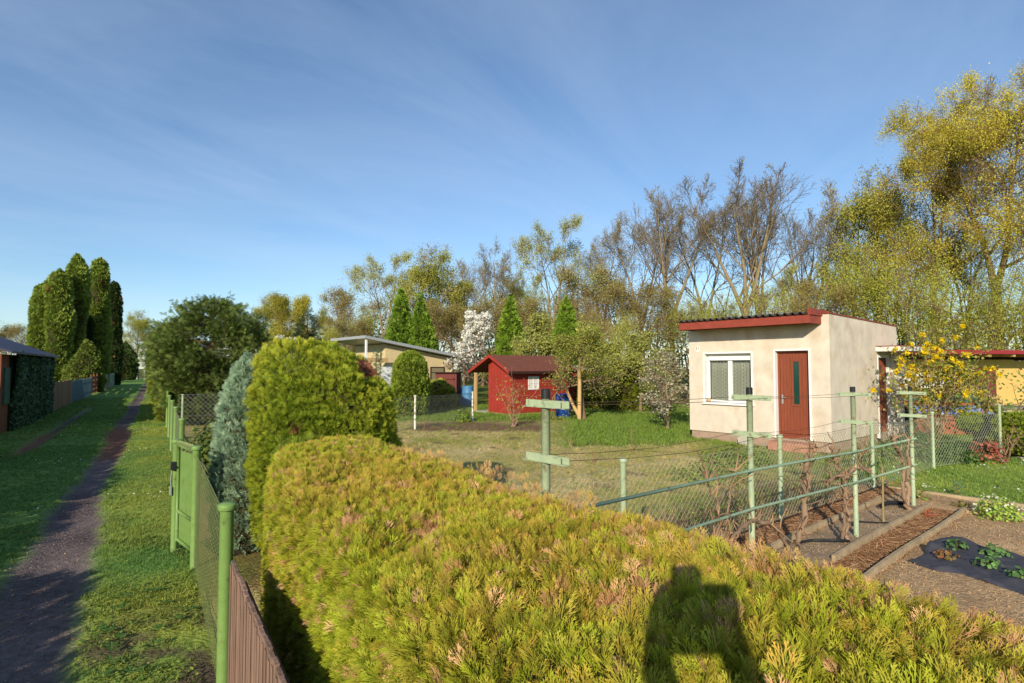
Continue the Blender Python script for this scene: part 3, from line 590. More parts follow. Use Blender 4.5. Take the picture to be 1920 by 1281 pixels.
# brown tool shed to its right
ts = house('tool_shed', 836, 735, 29.5, -.1, 'narrow brown tool shed with flat roof beside the cream house', 'shed')
mb = MB(); mb.bx(-.55, .55, 0, 1.2, 0, 1.72); mb.build('wall', M['brown_shed'], ts); MB().bx(-.72, .62, -.12, 1.3, 1.721, 1.77).build('roof', M['dark_wood'], ts)
dr = MB(); dr.bx(-.25, .42, -.03, -.002, .05, 1.4); dr.bx(-.28, .45, -.1, -.002, 1.42, 1.46); dr.build('door', M['brown_shed'], ts)
# orange-roofed hut seen behind the apple tree
oh = house('small_hut', 1130, 700, 33, .1, 'small hut with pale flat roof half hidden behind the old apple tree', 'hut')
mb = MB(); mb.bx(-1.2, 1.3, 0, 2.5, 0, 2.0); mb.build('wall', M['dark_wood'], oh); MB().bx(-1.6, 1.7, -.4, 2.8, 2.05, 2.15).build('roof', M['grey_metal'], oh); MB().bx(.7, 1.32, -.08, -.001, 1.35, 1.98).build('panel', M['orange_fence'], oh)

# ================================================================= yellow cottage at right
p0 = at(1903, 760, 25.5); yc = empty('yellow_cottage', (p0[0], p0[1], 0), math.radians(10), 'yellow rendered cottage with red-edged flat roof and dark rafters at the right edge', 'cottage')
mb = MB(); mb.bx(-5.4, 0, 0, 4, 0, 2.35); mb.bx(.001, 3.4, .0, 4, 0, 2.3); mb.build('wall', M['yellow_wall'], yc)
mb = MB(); mb.bx(-5.9, 4.5, -1.3, 4.3, 2.62, 2.66); mb.bx(-5.4, 4, -.02, 3.9, 2.351, 2.615); rf = mb.build('roof', M['dark_wood'], yc)
mb = MB(); mb.bx(-5.95, 4.55, -1.36, -1.3, 2.56, 2.72); mb.bx(-6.0, -5.9, -1.3, 4.3, 2.56, 2.72); bevel(mb.build('fascia', mat('red_gutter', C(140, 44, 50), rough=.4), rf), .01)
for k_ in range(8): MB().bx(-5.3 + k_ * 1.25, -5.2 + k_ * 1.25, -1.28, -.03, 2.46, 2.615).build('rafter', M['pale_wood'], rf)
mb = MB(); mb.bx(-2.05, -1.0, -.05, -.002, .1, 2.0)
dr = mb.build('door', M['brown_shed'], yc)
for k_ in range(6): MB()
mb = MB(); mb.bx(-1.98, -1.95, -.07, -.051, 1.0, 1.2); mb.build('handle', M['grey_metal'], dr)

# ================================================================= left side of the lane
LA = math.atan2(DL[1], DL[0])
def lane_root(name, s, w_, label, cat, group=None): p = lane_pt(s, w_); return empty(name, p, LA, label, cat, group)
# local x along the lane away, local y to the left (-NL)
iv = lane_root('ivy_shed', 19.5, -4.15, 'lane-side shed with blue slate roof, its lane wall wholly covered with dark ivy', 'shed')
mb = MB(); mb.bx(.5, 9.3, .1, 3.2, 0, 2.35); mb.build('wall', M['brown_shed'], iv)
rf = MB(); roof_slab(rf, -.35, 2.42, 1.7, 3.25, -.2, 9.7, .06); roof_slab(rf, 1.701, 3.25, 3.6, 2.5, -.2, 9.7, .06); roof = rf.build('roof', M['slate'], iv)
rng = np.random.default_rng(8); mb = MB(); n = 16000
x = rng.uniform(1.4, 9.45, n); z = rng.uniform(.0, 2.5, n); y = -.16 + .07 * nz(np.c_[x, z], 1.8, 50) + rng.normal(0, .03, n)
xe = rng.uniform(-.0, .5, 1600); P = np.r_[np.c_[x, y, z], np.c_[9.45 + rng.normal(0, .04, 1600), rng.uniform(-.2, 3.2, 1600), rng.uniform(0, 2.45, 1600)]]
d = np.r_[np.tile([0, -1, .35], (n, 1)), np.tile([1, 0, .3], (1600, 1))] + rng.normal(size=(n + 1600, 3)) * .45
iv_leaf = np.array([[0, -.5, 0], [.45, -.1, .1], [.55, .5, 0], [0, .35, .12], [-.55, .5, 0], [-.45, -.1, .1]]); ivf = np.array([[0, 1, 3, 5], [1, 2, 3, 3], [5, 3, 4, 4]])
ivf = np.array([[0, 1, 3, 5]]); iv_leaf = np.array([[0, -.6, 0], [.55, 0, .08], [0, .5, .1], [-.55, 0, .08]]); ivf = Lf
mb.scatter(iv_leaf, ivf, P, rots(d, rng.uniform(0, 6.3, len(P))), rng.uniform(.06, .13, len(P)), lerp(C(56, 84, 54), C(112, 138, 98), rng.uniform(0, 1, len(P)) ** 2))
ivy = mb.build('ivy', M['leaf'], iv); MB().bx(1.4, 9.4, -.09, .099, 0, 2.4).build('ivy_stems', mat('ivy_core', C(44, 48, 30), rough=.9), ivy)
mb = MB(); mb.bx(.2, 1.3, -.05, .1, 0, 2.4); mb.build('corner_panel', M['orange_fence'], iv); MB().bx(.5, 1.25, -.1, -.051, .9, 2.0).build('shutter', M['dark_green'], iv)
bh = lane_root('back_shed', 34, -8.8, 'pale shed with dark flat roof above a clipped dark hedge left of the lane', 'shed')
mb = MB(); mb.bx(0, 4.5, 0, 4.0, 0, 3.0); mb.build('wall', M['cream'], bh); MB().bx(-.8, 5.0, -.9, 4.6, 3.05, 3.2).build('roof', M['corrugated'], bh); MB().bx(3.2, 3.7, -.03, -.001, 2.0, 2.5).build('vent', M['black'], bh)
def board_fence(name, s0, s1, w_, z, m, bw, gap, label, rng, top=.03, round_=False):
    r = lane_root(name, s0, w_, label, 'fence'); L = s1 - s0; x = 0; k_ = 0
    while x < L - .01:
        mb = MB(); h = z + rng.uniform(-top, top); col = np.ones(3) * rng.uniform(.8, 1.15)
        if m == 'picket': col = PK * rng.uniform(.75, 1.2)
        mb.box((x + bw / 2, 0, h / 2 + .03), (bw - gap, .025, h), 0, 0, col); mb.build('board', M[m], r); x += bw; k_ += 1
    rb = MB(); rb.bx(0, L, .013, .06, .25, .33, 0, np.ones(3) * .3); rb.bx(0, L, .013, .06, z - .3, z - .22, 0, np.ones(3) * .3); rb.build('rail', M[m], r)
    for q_ in range(int(L / 2.4) + 1): MB().box((min(q_ * 2.4 + .05, L - .05), .1, z / 2), (.08, .08, z), 0, 0, np.ones(3) * .3).build('post', M[m], r)
    return r
PK = C(150, 116, 84)
board_fence('brown_board_fence', 29.0, 37.3, -4.15, 1.3, 'picket', .28, .012, 'brown vertical board fence next to the ivy-covered shed', rng)
board_fence('blue_board_fence', 37.4, 48.7, -4.15, 1.25, 'blue_fence', .32, .04, 'faded blue-grey picket fence beyond the brown board fence', rng, .05)
r = lane_root('orange_rail_fence', 48.9, -4.15, 'orange-brown fence of horizontal boards beyond the blue pickets', 'fence')
for k_ in range(4): MB().bx(0, 13, -.015, .015, .15 + k_ * .32, .39 + k_ * .32).build('board', M['orange_fence'], r)
for k_ in range(6): MB().box((.1 + k_ * 2.55, .06, .75), (.1, .08, 1.5)).build('post', M['orange_fence'], r)
board_fence('dark_green_fence', 62, 78, -4.15, 1.35, 'dark_green', .5, .03, 'dark green board fence far down the left of the lane', rng)
p0 = gr(240, 712); p1 = gr(300, 711.0)
r = empty('white_end_fence', (p0[0], p0[1], 0), math.atan2(p1[1] - p0[1], p1[0] - p0[0]), 'pale rail fence closing the far end of the lane', 'fence'); L = np.linalg.norm(p1 - p0)
for k_ in range(3): MB().bx(0, L, -.03, .03, .2 + k_ * .45, .45 + k_ * .45).build('board', M['grey_wood'], r)
for k_ in range(5): MB().box((.1 + k_ * (L - .2) / 4, 0, .75), (.18, .18, 1.6)).build('post', M['white'], r)
# ---------------------------------------------------------------- right lane fence: green posts and chain link
def chain(mb, p0, p1, h, cell=.06, r=.0016, z0=.04, n=3, sag=0):
    """diagonal wires woven between p0 and p1"""
    p0, p1 = np.array(p0, float), np.array(p1, float); L = np.linalg.norm(p1 - p0); d = (p1 - p0) / L; k = cell * 1.414
    side = np.array([-d[1], d[0]])
    def pt(x, z): zt = z * (1 - sag * 4 * (x / L) * (1 - x / L)); return np.array([*(p0 + d * x), z0 + zt])
    for sg in (1, -1):
        x = -h
        while x < L + h:
            a, b = (x, x + h) if sg > 0 else (x + h, x); za, zb = 0.0, h       # at z=0 x=a ; at z=h x=b
            t0, t1 = 0., 1.
            lo, hi = min(a, b), max(a, b)
            if hi > 0 and lo < L:
                def clipt(xx): return (xx - a) / (b - a)
                ts = sorted([max(0, min(1, clipt(0))), max(0, min(1, clipt(L)))])
                t0, t1 = ts
                if t1 - t0 > .02:
                    A, B = pt(a + (b - a) * t0, h * t0), pt(a + (b - a) * t1, h * t1); off = np.array([side[0], side[1], 0]) * sg * r * .9
                    mb.tube([A + off, B + off], r, n, cap=False)
            x += k
    for z in (0, h * .5, h): mb.tube([pt(0, z), pt(L / 2, z), pt(L, z)], r * 1.4, n, cap=False)
def round_post(p, z, r, m, parent, name='post'):
    mb = MB(); mb.tube([(0, 0, -.1), (0, 0, z - .02)], r, 16); mb.lathe((0, 0, 0), [(0.0, z + .008), (r * .9, z + .006), (r * 1.35, z - .004), (r * 1.38, z - .02), (r * 1.32, z - .034), (r * .95, z - .036)], 16)
    o = mb.build(name, m, parent, smooth=True, loc=p); bevel(o, .002); return o
lf = empty('lane_fence', (F0[0], F0[1], 0), 0, 'light green tube-post wire mesh fence along the right of the grass lane', 'fence')
def rel(p, o=lf): return (p[0] - o.location[0], p[1] - o.location[1], 0)
def fen(s, w_=0, z=0.): return lane_pt(s + 1.22, w_ + .12, z)
sB = 2.89; sA = 3.61; sC = 6.62; PTOP = 1.207
posts = [0, sB, sC, 9.8, 12.5, 15.6, 18.6]
for i_, s_ in enumerate(posts): round_post(rel(fen(s_)), PTOP, .038, M['lane_green'], lf)
q0 = [rel(fen(s_))[:2] for s_ in posts]
for A_, B_, r_ in [(q0[0], q0[1], .0016), (rel(fen(sA + .05, -.12))[:2], q0[2], .002)] + [(q0[i_], q0[i_ + 1], .0026) for i_ in range(2, 6)]:
    a_ = MB(); chain(a_, A_, B_, 1.08, .062, r_); a_.build('wire_mesh', M['wire_green'], lf)
a_ = MB(); b0 = rel(fen(0)); b1 = rel(fen(.3, .45)); rr = np.random.default_rng(4); smooth_wire = lambda r_, a, b: [np.array(a) * (1 - t) + np.array(b) * t + np.r_[r_.normal(0, .01, 2), .06 * math.sin(t * 3.1)] for t in np.linspace(0, 1, 9)]
for k_ in range(3): a_.tube(smooth_wire(rr, (b0[0], b0[1], 1.0 - .13 * k_), (b1[0], b1[1], 1.1 - .16 * k_)), .0016, 4)
a_.build('loose_wire', M['wire'], lf)
a_ = MB(); a_.bar(rel(fen(sC)) + np.array([0, 0, 1.0]), rel(fen(sC + .6, .45)) + np.array([0, 0, .2]), .02); a_.build('brace', M['wire'], lf)
for i_ in (3, 4, 5, 6): pass
mb = MB(); a0, a1 = rel(fen(18.7)), rel(fen(27)); mb.bar((*a0[:2], .62), (*a1[:2], .62), .03, 1.2); mb.build('green_panel', M['lane_green'], lf)
gt = empty('garden_gate', fen(sA, -.155), math.atan2(*(fen(sB) - fen(sA, -.155))[:2][::-1]), 'light green sheet metal gate leaf with tube frame between its two posts', 'gate'); gl = np.linalg.norm((fen(sB) - fen(sA, -.155))[:2])
round_post((0, 0, 0), 1.207, .036, M['lane_green'], gt, 'gate_post')
mb = MB()
for A_, B_ in (((.09, 0, .13), (.09, 0, 1.17)), ((gl - .08, 0, .13), (gl - .08, 0, 1.15)), ((.09, 0, .15), (gl - .08, 0, .15)), ((.09, 0, .45), (gl - .08, 0, .45)), ((.09, 0, 1.16), (gl - .08, 0, 1.14))): mb.tube([A_, B_], .017, 8)
mb.build('gate_frame', M['lane_green'], gt, smooth=True); MB().bx(.11, gl - .1, .014, .02, .16, 1.1).build('sheet_panel', M['lane_green'], gt)
mb = MB(); xs_ = np.linspace(.09, gl - .08, 60); mb.tube([(x, .03 * math.sin(i * 1.05), 1.18 + .025 * math.cos(i * 1.05)) for i, x in enumerate(xs_)], .006, 5); mb.build('barbed_top', M['wire_green'], gt)
mb = MB(); mb.box((.055, -.035, .93), (.08, .05, .09)); mb.tube([(.0, -.03, .93), (.12, -.04, .93)], .012, 6); bevel(mb.build('lock', M['black'], gt), .004)
mb = MB(); mb.tube([(.02, -.045, .9), (.015, -.055, .78), (.02, -.05, .7)], .004, 4); mb.box((.02, -.055, .66), (.035, .012, .09)); mb.build('padlock', M['grey_metal'], gt)
# brown picket fence at the bottom
PK = C(122, 98, 84); rng = np.random.default_rng(12)
r = empty('picket_fence', fen(-.06, .03), LA + math.pi, 'weathered reddish brown picket fence in front of the foreground hedge', 'fence')
x = 0.02; k_ = 0
while x < 4.6:
    bw = rng.uniform(.068, .078); mb = MB(); h = .895 + .01 * min(x, 1.5) + rng.uniform(-.006, .006); d_ = rng.uniform(-.003, .003)
    mb.box((x + bw / 2, d_, h / 2), (bw, .022, h), 0, 0, PK * rng.uniform(.8, 1.25) if k_ else C(110, 96, 86)); mb.box((x + bw / 2, d_ - .014, h / 2 - .006), (bw * .45, .008, h - .02), 0, 0, PK * rng.uniform(.85, 1.2)); bevel(mb.build('picket', M['picket'], r), .003, 1); x += bw + .006; k_ += 1
MB().bx(0, 4.6, .026, .075, .68, .76, 0, PK * .8).build('rail', M['picket'], r); MB().bx(0, 4.6, .026, .075, .2, .28, 0, PK * .8).build('rail', M['picket'], r)
# ================================================================= grape trellis
tr = empty('grape_trellis', (T0[0], T0[1], 0), math.atan2(DT[1], DT[0]), 'pale green pipe trellis with four cross-armed posts and wires for grape vines', 'trellis')
# local x along the trellis, y towards the house
PA = [0, 2.6, 5.19, 7.52]; PZ = [1.87, 1.82, 1.77, 1.72]
for i_, (a, z) in enumerate(zip(PA, PZ)):
    mb = MB(); mb.tube([(0, 0, -.1), (0, 0, z - .055)], .027, 16)
    p = mb.build('post', M['green_paint'], tr, smooth=True, loc=(a, 0, 0))
    cpm = MB(); cpm.lathe((0, 0, 0), [(.0292, z - .06), (.0292, z - .004), (.026, z), (0, z)], 16); cpm.build('cap', M['black'], p)
    for zz_ in (z - .09, z - .42 - .0 * i_):
        am = MB(); am.bar((-.005, -.20, zz_), (-.005, .17, zz_), .006, .042); am.bar((-.029, -.155, zz_), (-.029, .13, zz_), .004, .04); am.bar((-.0285, -.2, zz_ - .021), (-.0285, .17, zz_ - .021), .03, .004)
        # the arms run across the trellis
        o = am.build('cross_arm', M['green_paint'], tr, loc=(a, 0, 0))
for zz_, z1 in ((1.10, .96), (.76, .58)):
    mb = MB(); mb.tube([(-.2, -.03, zz_ + .01), (2.6, -.036, zz_ - .02), (5.2, -.036, (zz_ + z1) / 2 - .03), (7.6, -.03, z1)], .0135, 8); mb.build('rail', M['rail_green'], tr, smooth=True)
for y_ in (-.17, .14):
    for dz in (.09, .42):
        mb = MB(); pts = []
        for i_ in range(3):
            for t in (0, .25, .5, .75): pts.append((PA[i_] + (PA[i_ + 1] - PA[i_]) * t, y_, PZ[i_] + (PZ[i_ + 1] - PZ[i_]) * t - dz - .05 * math.sin(t * math.pi) * (1 if dz > .2 else .3)))
        pts.append((PA[3], y_, PZ[3] - dz)); pts.append((PA[3] + 1.5, y_, PZ[3] - dz - .05)); mb.tube(pts, .002, 4); mb.build('wire', M['wire_rust'], tr)
# ---------------------------------------------------------------- garden wire mesh fence behind it
G0 = at(1168, 853, 5.63); gdir = np.array([.777, .629]); gf = empty('garden_wire_fence', (G0[0], G0[1], 0), math.atan2(.629, .777), 'low wire mesh fence on pale green posts behind the grape trellis', 'fence')
for k_ in range(0, 4): round_post((k_ * 3.13, 0, 0), 1.12, .03, M['green_paint'], gf)
mb = MB()
for k_ in range(-1, 3): chain(mb, (max(k_ * 3.13, -2.1), 0), ((k_ + 1) * 3.13, 0), 1.0, .062, .0016 if k_ < 1 else .002, sag=.02)
mb.build('wire_mesh', M['wire'], gf)
a0 = np.array([G0[0], G0[1]]) + gdir * 9.39
g2 = empty('side_wire_fence', (a0[0], a0[1], 0), math.atan2(.45, .9), 'second wire mesh fence running on beside the forsythia and the round bushes', 'fence')
for x in (2.6, 5.3, 8.2): round_post((x, 0, 0), 1.2, .028, M['green_paint'], g2)
mb = MB(); chain(mb, (0, 0), (2.6, 0), .95, .07, .0026); mb.build('wire_mesh', M['wire'], g2)
# rear plot fence: left of the red shed
q0, q1 = gr(730, 812), gr(886, 790)
rf_ = empty('rear_wire_fence', (q0[0], q0[1], 0), math.atan2(q1[1] - q0[1], q1[0] - q0[0]), 'rear wire mesh fence between the columnar bush and the red shed', 'fence'); L = np.linalg.norm(q1 - q0)
for x in (1.2, L): round_post((x, 0, 0), 1.1, .035, M['white_worn'], rf_)
round_post((.0, 0, 0), 1.0, .03, M['green_paint'], rf_)
mb = MB(); chain(mb, (0, 0), (L, 0), 1.0, .1, .003); mb.build('wire_mesh', M['wire_dark'], rf_)
q0, q1 = gr(333, 824), gr(446, 818)
cf = empty('cross_wire_fence', (q0[0], q0[1], 0), math.atan2(q1[1] - q0[1], q1[0] - q0[0]), 'wire mesh cross fence in front of the dark spruce', 'fence'); L = np.linalg.norm(q1 - q0)
for x in (0.1, L): round_post((x, 0, 0), 1.25, .03, M['green_paint'], cf)
mb = MB(); chain(mb, (0, 0), (L, 0), 1.2, .09, .005); mb.build('wire_mesh', M['wire_dark'], cf)
# ---------------------------------------------------------------- vines
VB = C(138, 114, 92)
def smooth_path(pts, n=6, rng=None, j=0):
    P = np.array(pts, float); P = np.r_[[2 * P[0] - P[1]], P, [2 * P[-1] - P[-2]]]; out = []
    for i in range(1, len(P) - 2):
        for t in np.linspace(0, 1, n, endpoint=False): out.append(.5 * ((2 * P[i]) + (-P[i - 1] + P[i + 1]) * t + (2 * P[i - 1] - 5 * P[i] + 4 * P[i + 1] - P[i + 2]) * t * t + (-P[i - 1] + 3 * P[i] - 3 * P[i + 1] + P[i + 2]) * t ** 3))
    out.append(P[-2]); out = np.array(out)
    if rng is not None and j: out += rng.normal(0, j, out.shape)
    return out
def vine(base_a, limbs, label, seed):
    rng = np.random.default_rng(seed); p = tre_pt(base_a, -.02); v = empty('grape_vine', p, math.atan2(DT[1], DT[0]), label, 'vine', 'gnarled grape vines trained on the green trellis')
    mb = MB(); sp = MB()
    for pts, r0, r1 in limbs:
        P = smooth_path(pts, 7, rng, .011); r = np.linspace(r0, r1, len(P)) * rng.uniform(.6, 1.15, len(P)) * .85; mb.tube(P, r, 9, 0, VB * rng.uniform(.8, 1.1))
        for k_ in range(int(len(P) * .8)):
            i = rng.integers(len(P) // 3, len(P)); d = rng.normal(size=3) * [.5, .3, .5] + [0, 0, .5]; l = rng.uniform(.06, .28); d /= np.linalg.norm(d)
            sp.tube([P[i], P[i] + d * l * .5 + rng.normal(0, .01, 3), P[i] + d * l], [.008, .006, .004], 5, 0, lerp(VB, C(160, 124, 92), rng.uniform(0, 1)))
    mb.v += sp.v; mb.f += [(f + mb.n, m) for f, m in sp.f]; mb.build('trunk', M['bark'], v, smooth=True)
vine(3.55, [([(0, 0, 0), (-.05, 0, .25), (.12, 0, .5), (.22, .02, .8), (.2, 0, 1.1)], .045, .03), ([(0, 0, 0), (-.2, 0, .15), (-.5, -.02, .45), (-.9, 0, .62), (-1.3, 0, .58), (-1.7, 0, .5)], .032, .022), ([(.2, 0, .75), (.35, 0, 1.0), (.42, 0, 1.2)], .02, .01)], 'gnarled forked vine between the second and third trellis posts', 1)
vine(4.75, [([(0, 0, 0), (.02, 0, .35), (0, 0, .72), (-.15, 0, .78), (-.45, 0, .74)], .035, .025), ([(.12, .02, 0), (.12, 0, .3), (.1, 0, .7), (.4, 0, .8), (.9, 0, .72)], .032, .02), ([(-.1, .0, .75), (-.2, 0, .95), (-.35, 0, 1.12)], .02, .01), ([(.6, 0, .76), (.6, 0, .95), (.7, 0, 1.1)], .014, .006)], 'twin-stemmed straight vine just left of the third trellis post', 2)
vine(7.0, [([(0.1, 0, 0), (-.02, 0, .3), (.02, 0, .7), (-.3, 0, .92), (-.5, 0, 1.1)], .04, .02), ([(.2, .03, 0), (.25, 0, .4), (.22, 0, .8), (.3, 0, 1.0)], .045, .02)], 'thick twisted vine beside the fourth trellis post', 3)
vine(1.9, [([(0, 0, 0), (.0, 0, .4), (.08, 0, .8), (-.1, 0, 1.1)], .02, .008), ([(.0, 0, .5), (.2, 0, .7), (.35, 0, 1.1)], .014, .008)], 'slender leaning vine behind the hedge left of the second trellis post', 4)
mb = MB(); mb.tube(smooth_path([(0, 0, 0), (.01, 0, .3), (.03, 0, .55), (.1, .02, .75)], 5), np.linspace(.014, .006, 16), 7, 0, C(150, 130, 88)); 
for d in ((.05, 0, .2), (-.04, .02, .2), (.09, -.03, .15)): mb.tube([(.03, 0, .5), (.03 + d[0], d[1], .5 + d[2])], [.007, .003], 5, 0, C(150, 130, 88))
o = mb.build('young_vine', M['bark'], loc=tuple(tre_pt(6.1, -.02)), rz=.8, smooth=True); tag(o, 'young thin bare sapling between the third and fourth trellis posts', 'vine')
# ---------------------------------------------------------------- bed boards
def bed_board(q, a0, a1, label):
    p, p2 = tre_pt(a0, q), tre_pt(a1, q); mb = MB(); L = a1 - a0; rr = np.random.default_rng(int(abs(q) * 100)); n = 14; x = np.linspace(0, L, n)
    for i in range(n - 1):
        pass
    yv = .012 * np.sin(x * 1.3); pts = [(x[i], yv[i], .015 + .006 * math.sin(x[i] * 2)) for i in range(n)]
    for i in range(n - 1): mb.bar(pts[i], pts[i + 1], .035, .09)
    o = mb.build('bed_board', M['board'], loc=tuple(p), rz=math.atan2(DT[1], DT[0])); tag(o, label, 'board', 'weathered boards edging the vegetable beds')
bed_board(.42, 3.8, 7.45, 'weathered edging board behind the third trellis post'); bed_board(-.17, 4.0, 7.55, 'weathered edging board in front of the third trellis post')
bed_board(-.58, 3.6, 7.62, 'weathered edging board nearest to the black planting fabric')
mb = MB(); pa, pb = tre_pt(7.6, -.6), tre_pt(7.6, -6); mb.bar((*pa[:2], .0), (*pb[:2], .0), .05, .09); tag(mb.build('bed_board', M['board']), 'weathered edging board running right behind the white flowers', 'board', 'weathered boards edging the vegetable beds')
mb = MB(); pa, pb = tre_pt(8.6, 1.0), tre_pt(8.6, -6); mb.bar((*pa[:2], .0), (*pb[:2], .0), .06, .07); tag(mb.build('bed_board', M['board']), 'edging board between the turned soil and the green lawn', 'board', 'weathered boards edging the vegetable beds')
# black hose loops
mb = MB(); mb.tube(smooth_path([tre_pt(4.35, .3, .02), tre_pt(4.5, .22, .03), tre_pt(4.6, .0, .06), tre_pt(4.8, -.05, .02)], 6), .016, 8); tag(mb.build('garden_hose', M['black'], smooth=True), 'short black hose end lying on the soil by the twin-stemmed vine', 'hose')
mb = MB(); mb.tube(smooth_path([tre_pt(6.9, .25, .03), tre_pt(7.1, .2, .06), tre_pt(7.3, .05, .04), tre_pt(7.1, -.02, .02)], 6), .03, 8); mb.tube(smooth_path([tre_pt(5.55, .15, .02), tre_pt(5.75, .2, .03), tre_pt(5.9, .05, .02), tre_pt(6.05, -.1, .02)], 6), .01, 8); tag(mb.build('rubber_tube', M['black'], smooth=True), 'black rubber tube lying by the thick twisted vine', 'hose')
mb = MB(); p = tre_pt(6.9, -.3); mb.tube([p + [0, 0, 0], p + [.0, .02, .12]], .004, 5); mb.tube([p + [.05, 0, 0], p + [.03, .02, .1]], .004, 5); mb.tube([p + [.0, 0, .01], p + [.12, -.05, .03]], .004, 5); tag(mb.build('red_string', M['red_bits']), 'bit of bright red string on the board between the beds', 'string')
# ---------------------------------------------------------------- black planting fabric
poly = [gr(x, y) for x, y in ((1728, 1046), (1752, 1018), (1790, 1008), (1838, 1026), (1890, 1038), (1990, 1062), (2080, 1120), (1985, 1142), (1905, 1112), (1846, 1094), (1800, 1080), (1752, 1072), (1700, 1052))]
poly = np.array(poly)[:, :2]; c = poly.mean(0); rings = 26; n = 130; k = np.linspace(0, len(poly), n, endpoint=False); pp = np.array([poly[int(a) % len(poly)] * (1 - a % 1) + poly[(int(a) + 1) % len(poly)] * (a % 1) for a in k])
V = [];
for i in range(rings + 1):
    t = i / rings; ring = c + (pp - c) * t; zr = .02 + .05 * np.abs(nz(ring * [1, .5], 9, 60)) + .07 * np.clip(nz(ring * [1, 3], 6, 61), 0, 1) ** 2 * (t > .2) - .025 * sst(.93, 1, t); V.append(np.c_[ring, np.maximum(zr, .008)])
V = np.concatenate(V); i, j = np.meshgrid(np.arange(rings), np.arange(n), indexing='ij'); F = np.stack([i * n + j, (i + 1) * n + j, (i + 1) * n + (j + 1) % n, i * n + (j + 1) % n], -1).reshape(-1, 4)
tag(MB().add(V, F).build('planting_fabric', M['black_mat'], smooth=True), 'crumpled black planting fabric on the soil bed with strawberry plants', 'fabric')
def leafy_plant(name, c, r, h, n, sz, cols, label, cat, group=None, flowers=0, fcol=None, seed=0, stems=True, up=.6):
    rng = np.random.default_rng(seed + 77); root = empty(name, c, rng.uniform(0, 6), label, cat, group)
    d = sphere_dirs(rng, n); d[:, 2] = np.abs(d[:, 2]); rad = rng.uniform(.35, 1, n) ** .5; P = d * rad[:, None] * [r, r, h]
    mb = MB(); cc = lerp(cols[0], cols[1], rng.uniform(0, 1, n)) * rng.uniform(.75, 1.2, (n, 1)); dd = d + rng.normal(size=(n, 3)) * .5 + [0, 0, up]
    mb.scatter(iv_leaf, Lf, P, rots(dd, rng.uniform(0, 6.3, n)), rng.uniform(.6, 1.2, n) * sz, cc)
    if flowers:
        d = sphere_dirs(rng, flowers); d[:, 2] = np.abs(d[:, 2]) * .8 + .15; P2 = d * [r, r, h] * 1.03; cc = np.tile(fcol, (flowers, 1)) * rng.uniform(.85, 1.05, (flowers, 1))
        for a in range(3): mb.scatter(iv_leaf, Lf, P2 + rng.normal(0, sz * .3, P2.shape), rots(d + rng.normal(size=d.shape) * .4, rng.uniform(0, 6, flowers)), rng.uniform(.6, 1, flowers) * sz * .9, cc)
    mb.build('foliage', M['leaf'], root)
    if stems:
        sm = MB()
        for k_ in range(14): q = P[rng.integers(n)]; sm.tube([(0, 0, 0), q * [.5, .5, .7], q], [.004, .003, .002], 4, 0, C(120, 110, 60))
        sm.build('stems', M['twig'], root)
    return root
for i_, (x, y, r, lab) in enumerate(((1796, 1027, .12, 'strawberry plant topmost on the black fabric'), (1868, 1040, .14, 'largest strawberry plant, right on the black fabric'), (1852, 1062, .13, 'strawberry plant below the largest one on the black fabric'), (1775, 1046, .11, 'small reddish strawberry plant at the left of the black fabric'), (1914, 1085, .12, 'strawberry plant at the picture edge on the black fabric'))):
    leafy_plant('strawberry_plant', gr(x, y, .03), r, r * .8, 60, .045, (C(76, 112, 62), C(112, 150, 84)) if i_ != 3 else (C(110, 110, 60), C(160, 96, 66)), lab, 'plant', 'strawberry plants on black fabric', seed=i_)
leafy_plant('candytuft', gr(1872, 972), .27, .3, 600, .035, (C(120, 158, 58), C(176, 196, 84)), 'low green plant with white flowers on the turned soil', 'plant', flowers=40, fcol=C(240, 240, 210), seed=9)
leafy_plant('daffodil_clump', gr(1796, 930), .08, .28, 40, .05, (C(90, 126, 92), C(120, 150, 110)), 'blue-green clump of narrow leaves at the lawn edge', 'plant', seed=10, up=2)
leafy_plant('green_clump', gr(1722, 935), .16, .22, 90, .05, (C(120, 140, 54), C(160, 170, 80)), 'light green leafy clump beside the fourth trellis post', 'plant', seed=11, up=1.5)
leafy_plant('seedling', gr(1808, 950), .16, .08, 50, .04, (C(120, 140, 54), C(150, 96, 66)), 'low reddish seedling patch on the turned soil', 'plant', seed=12)

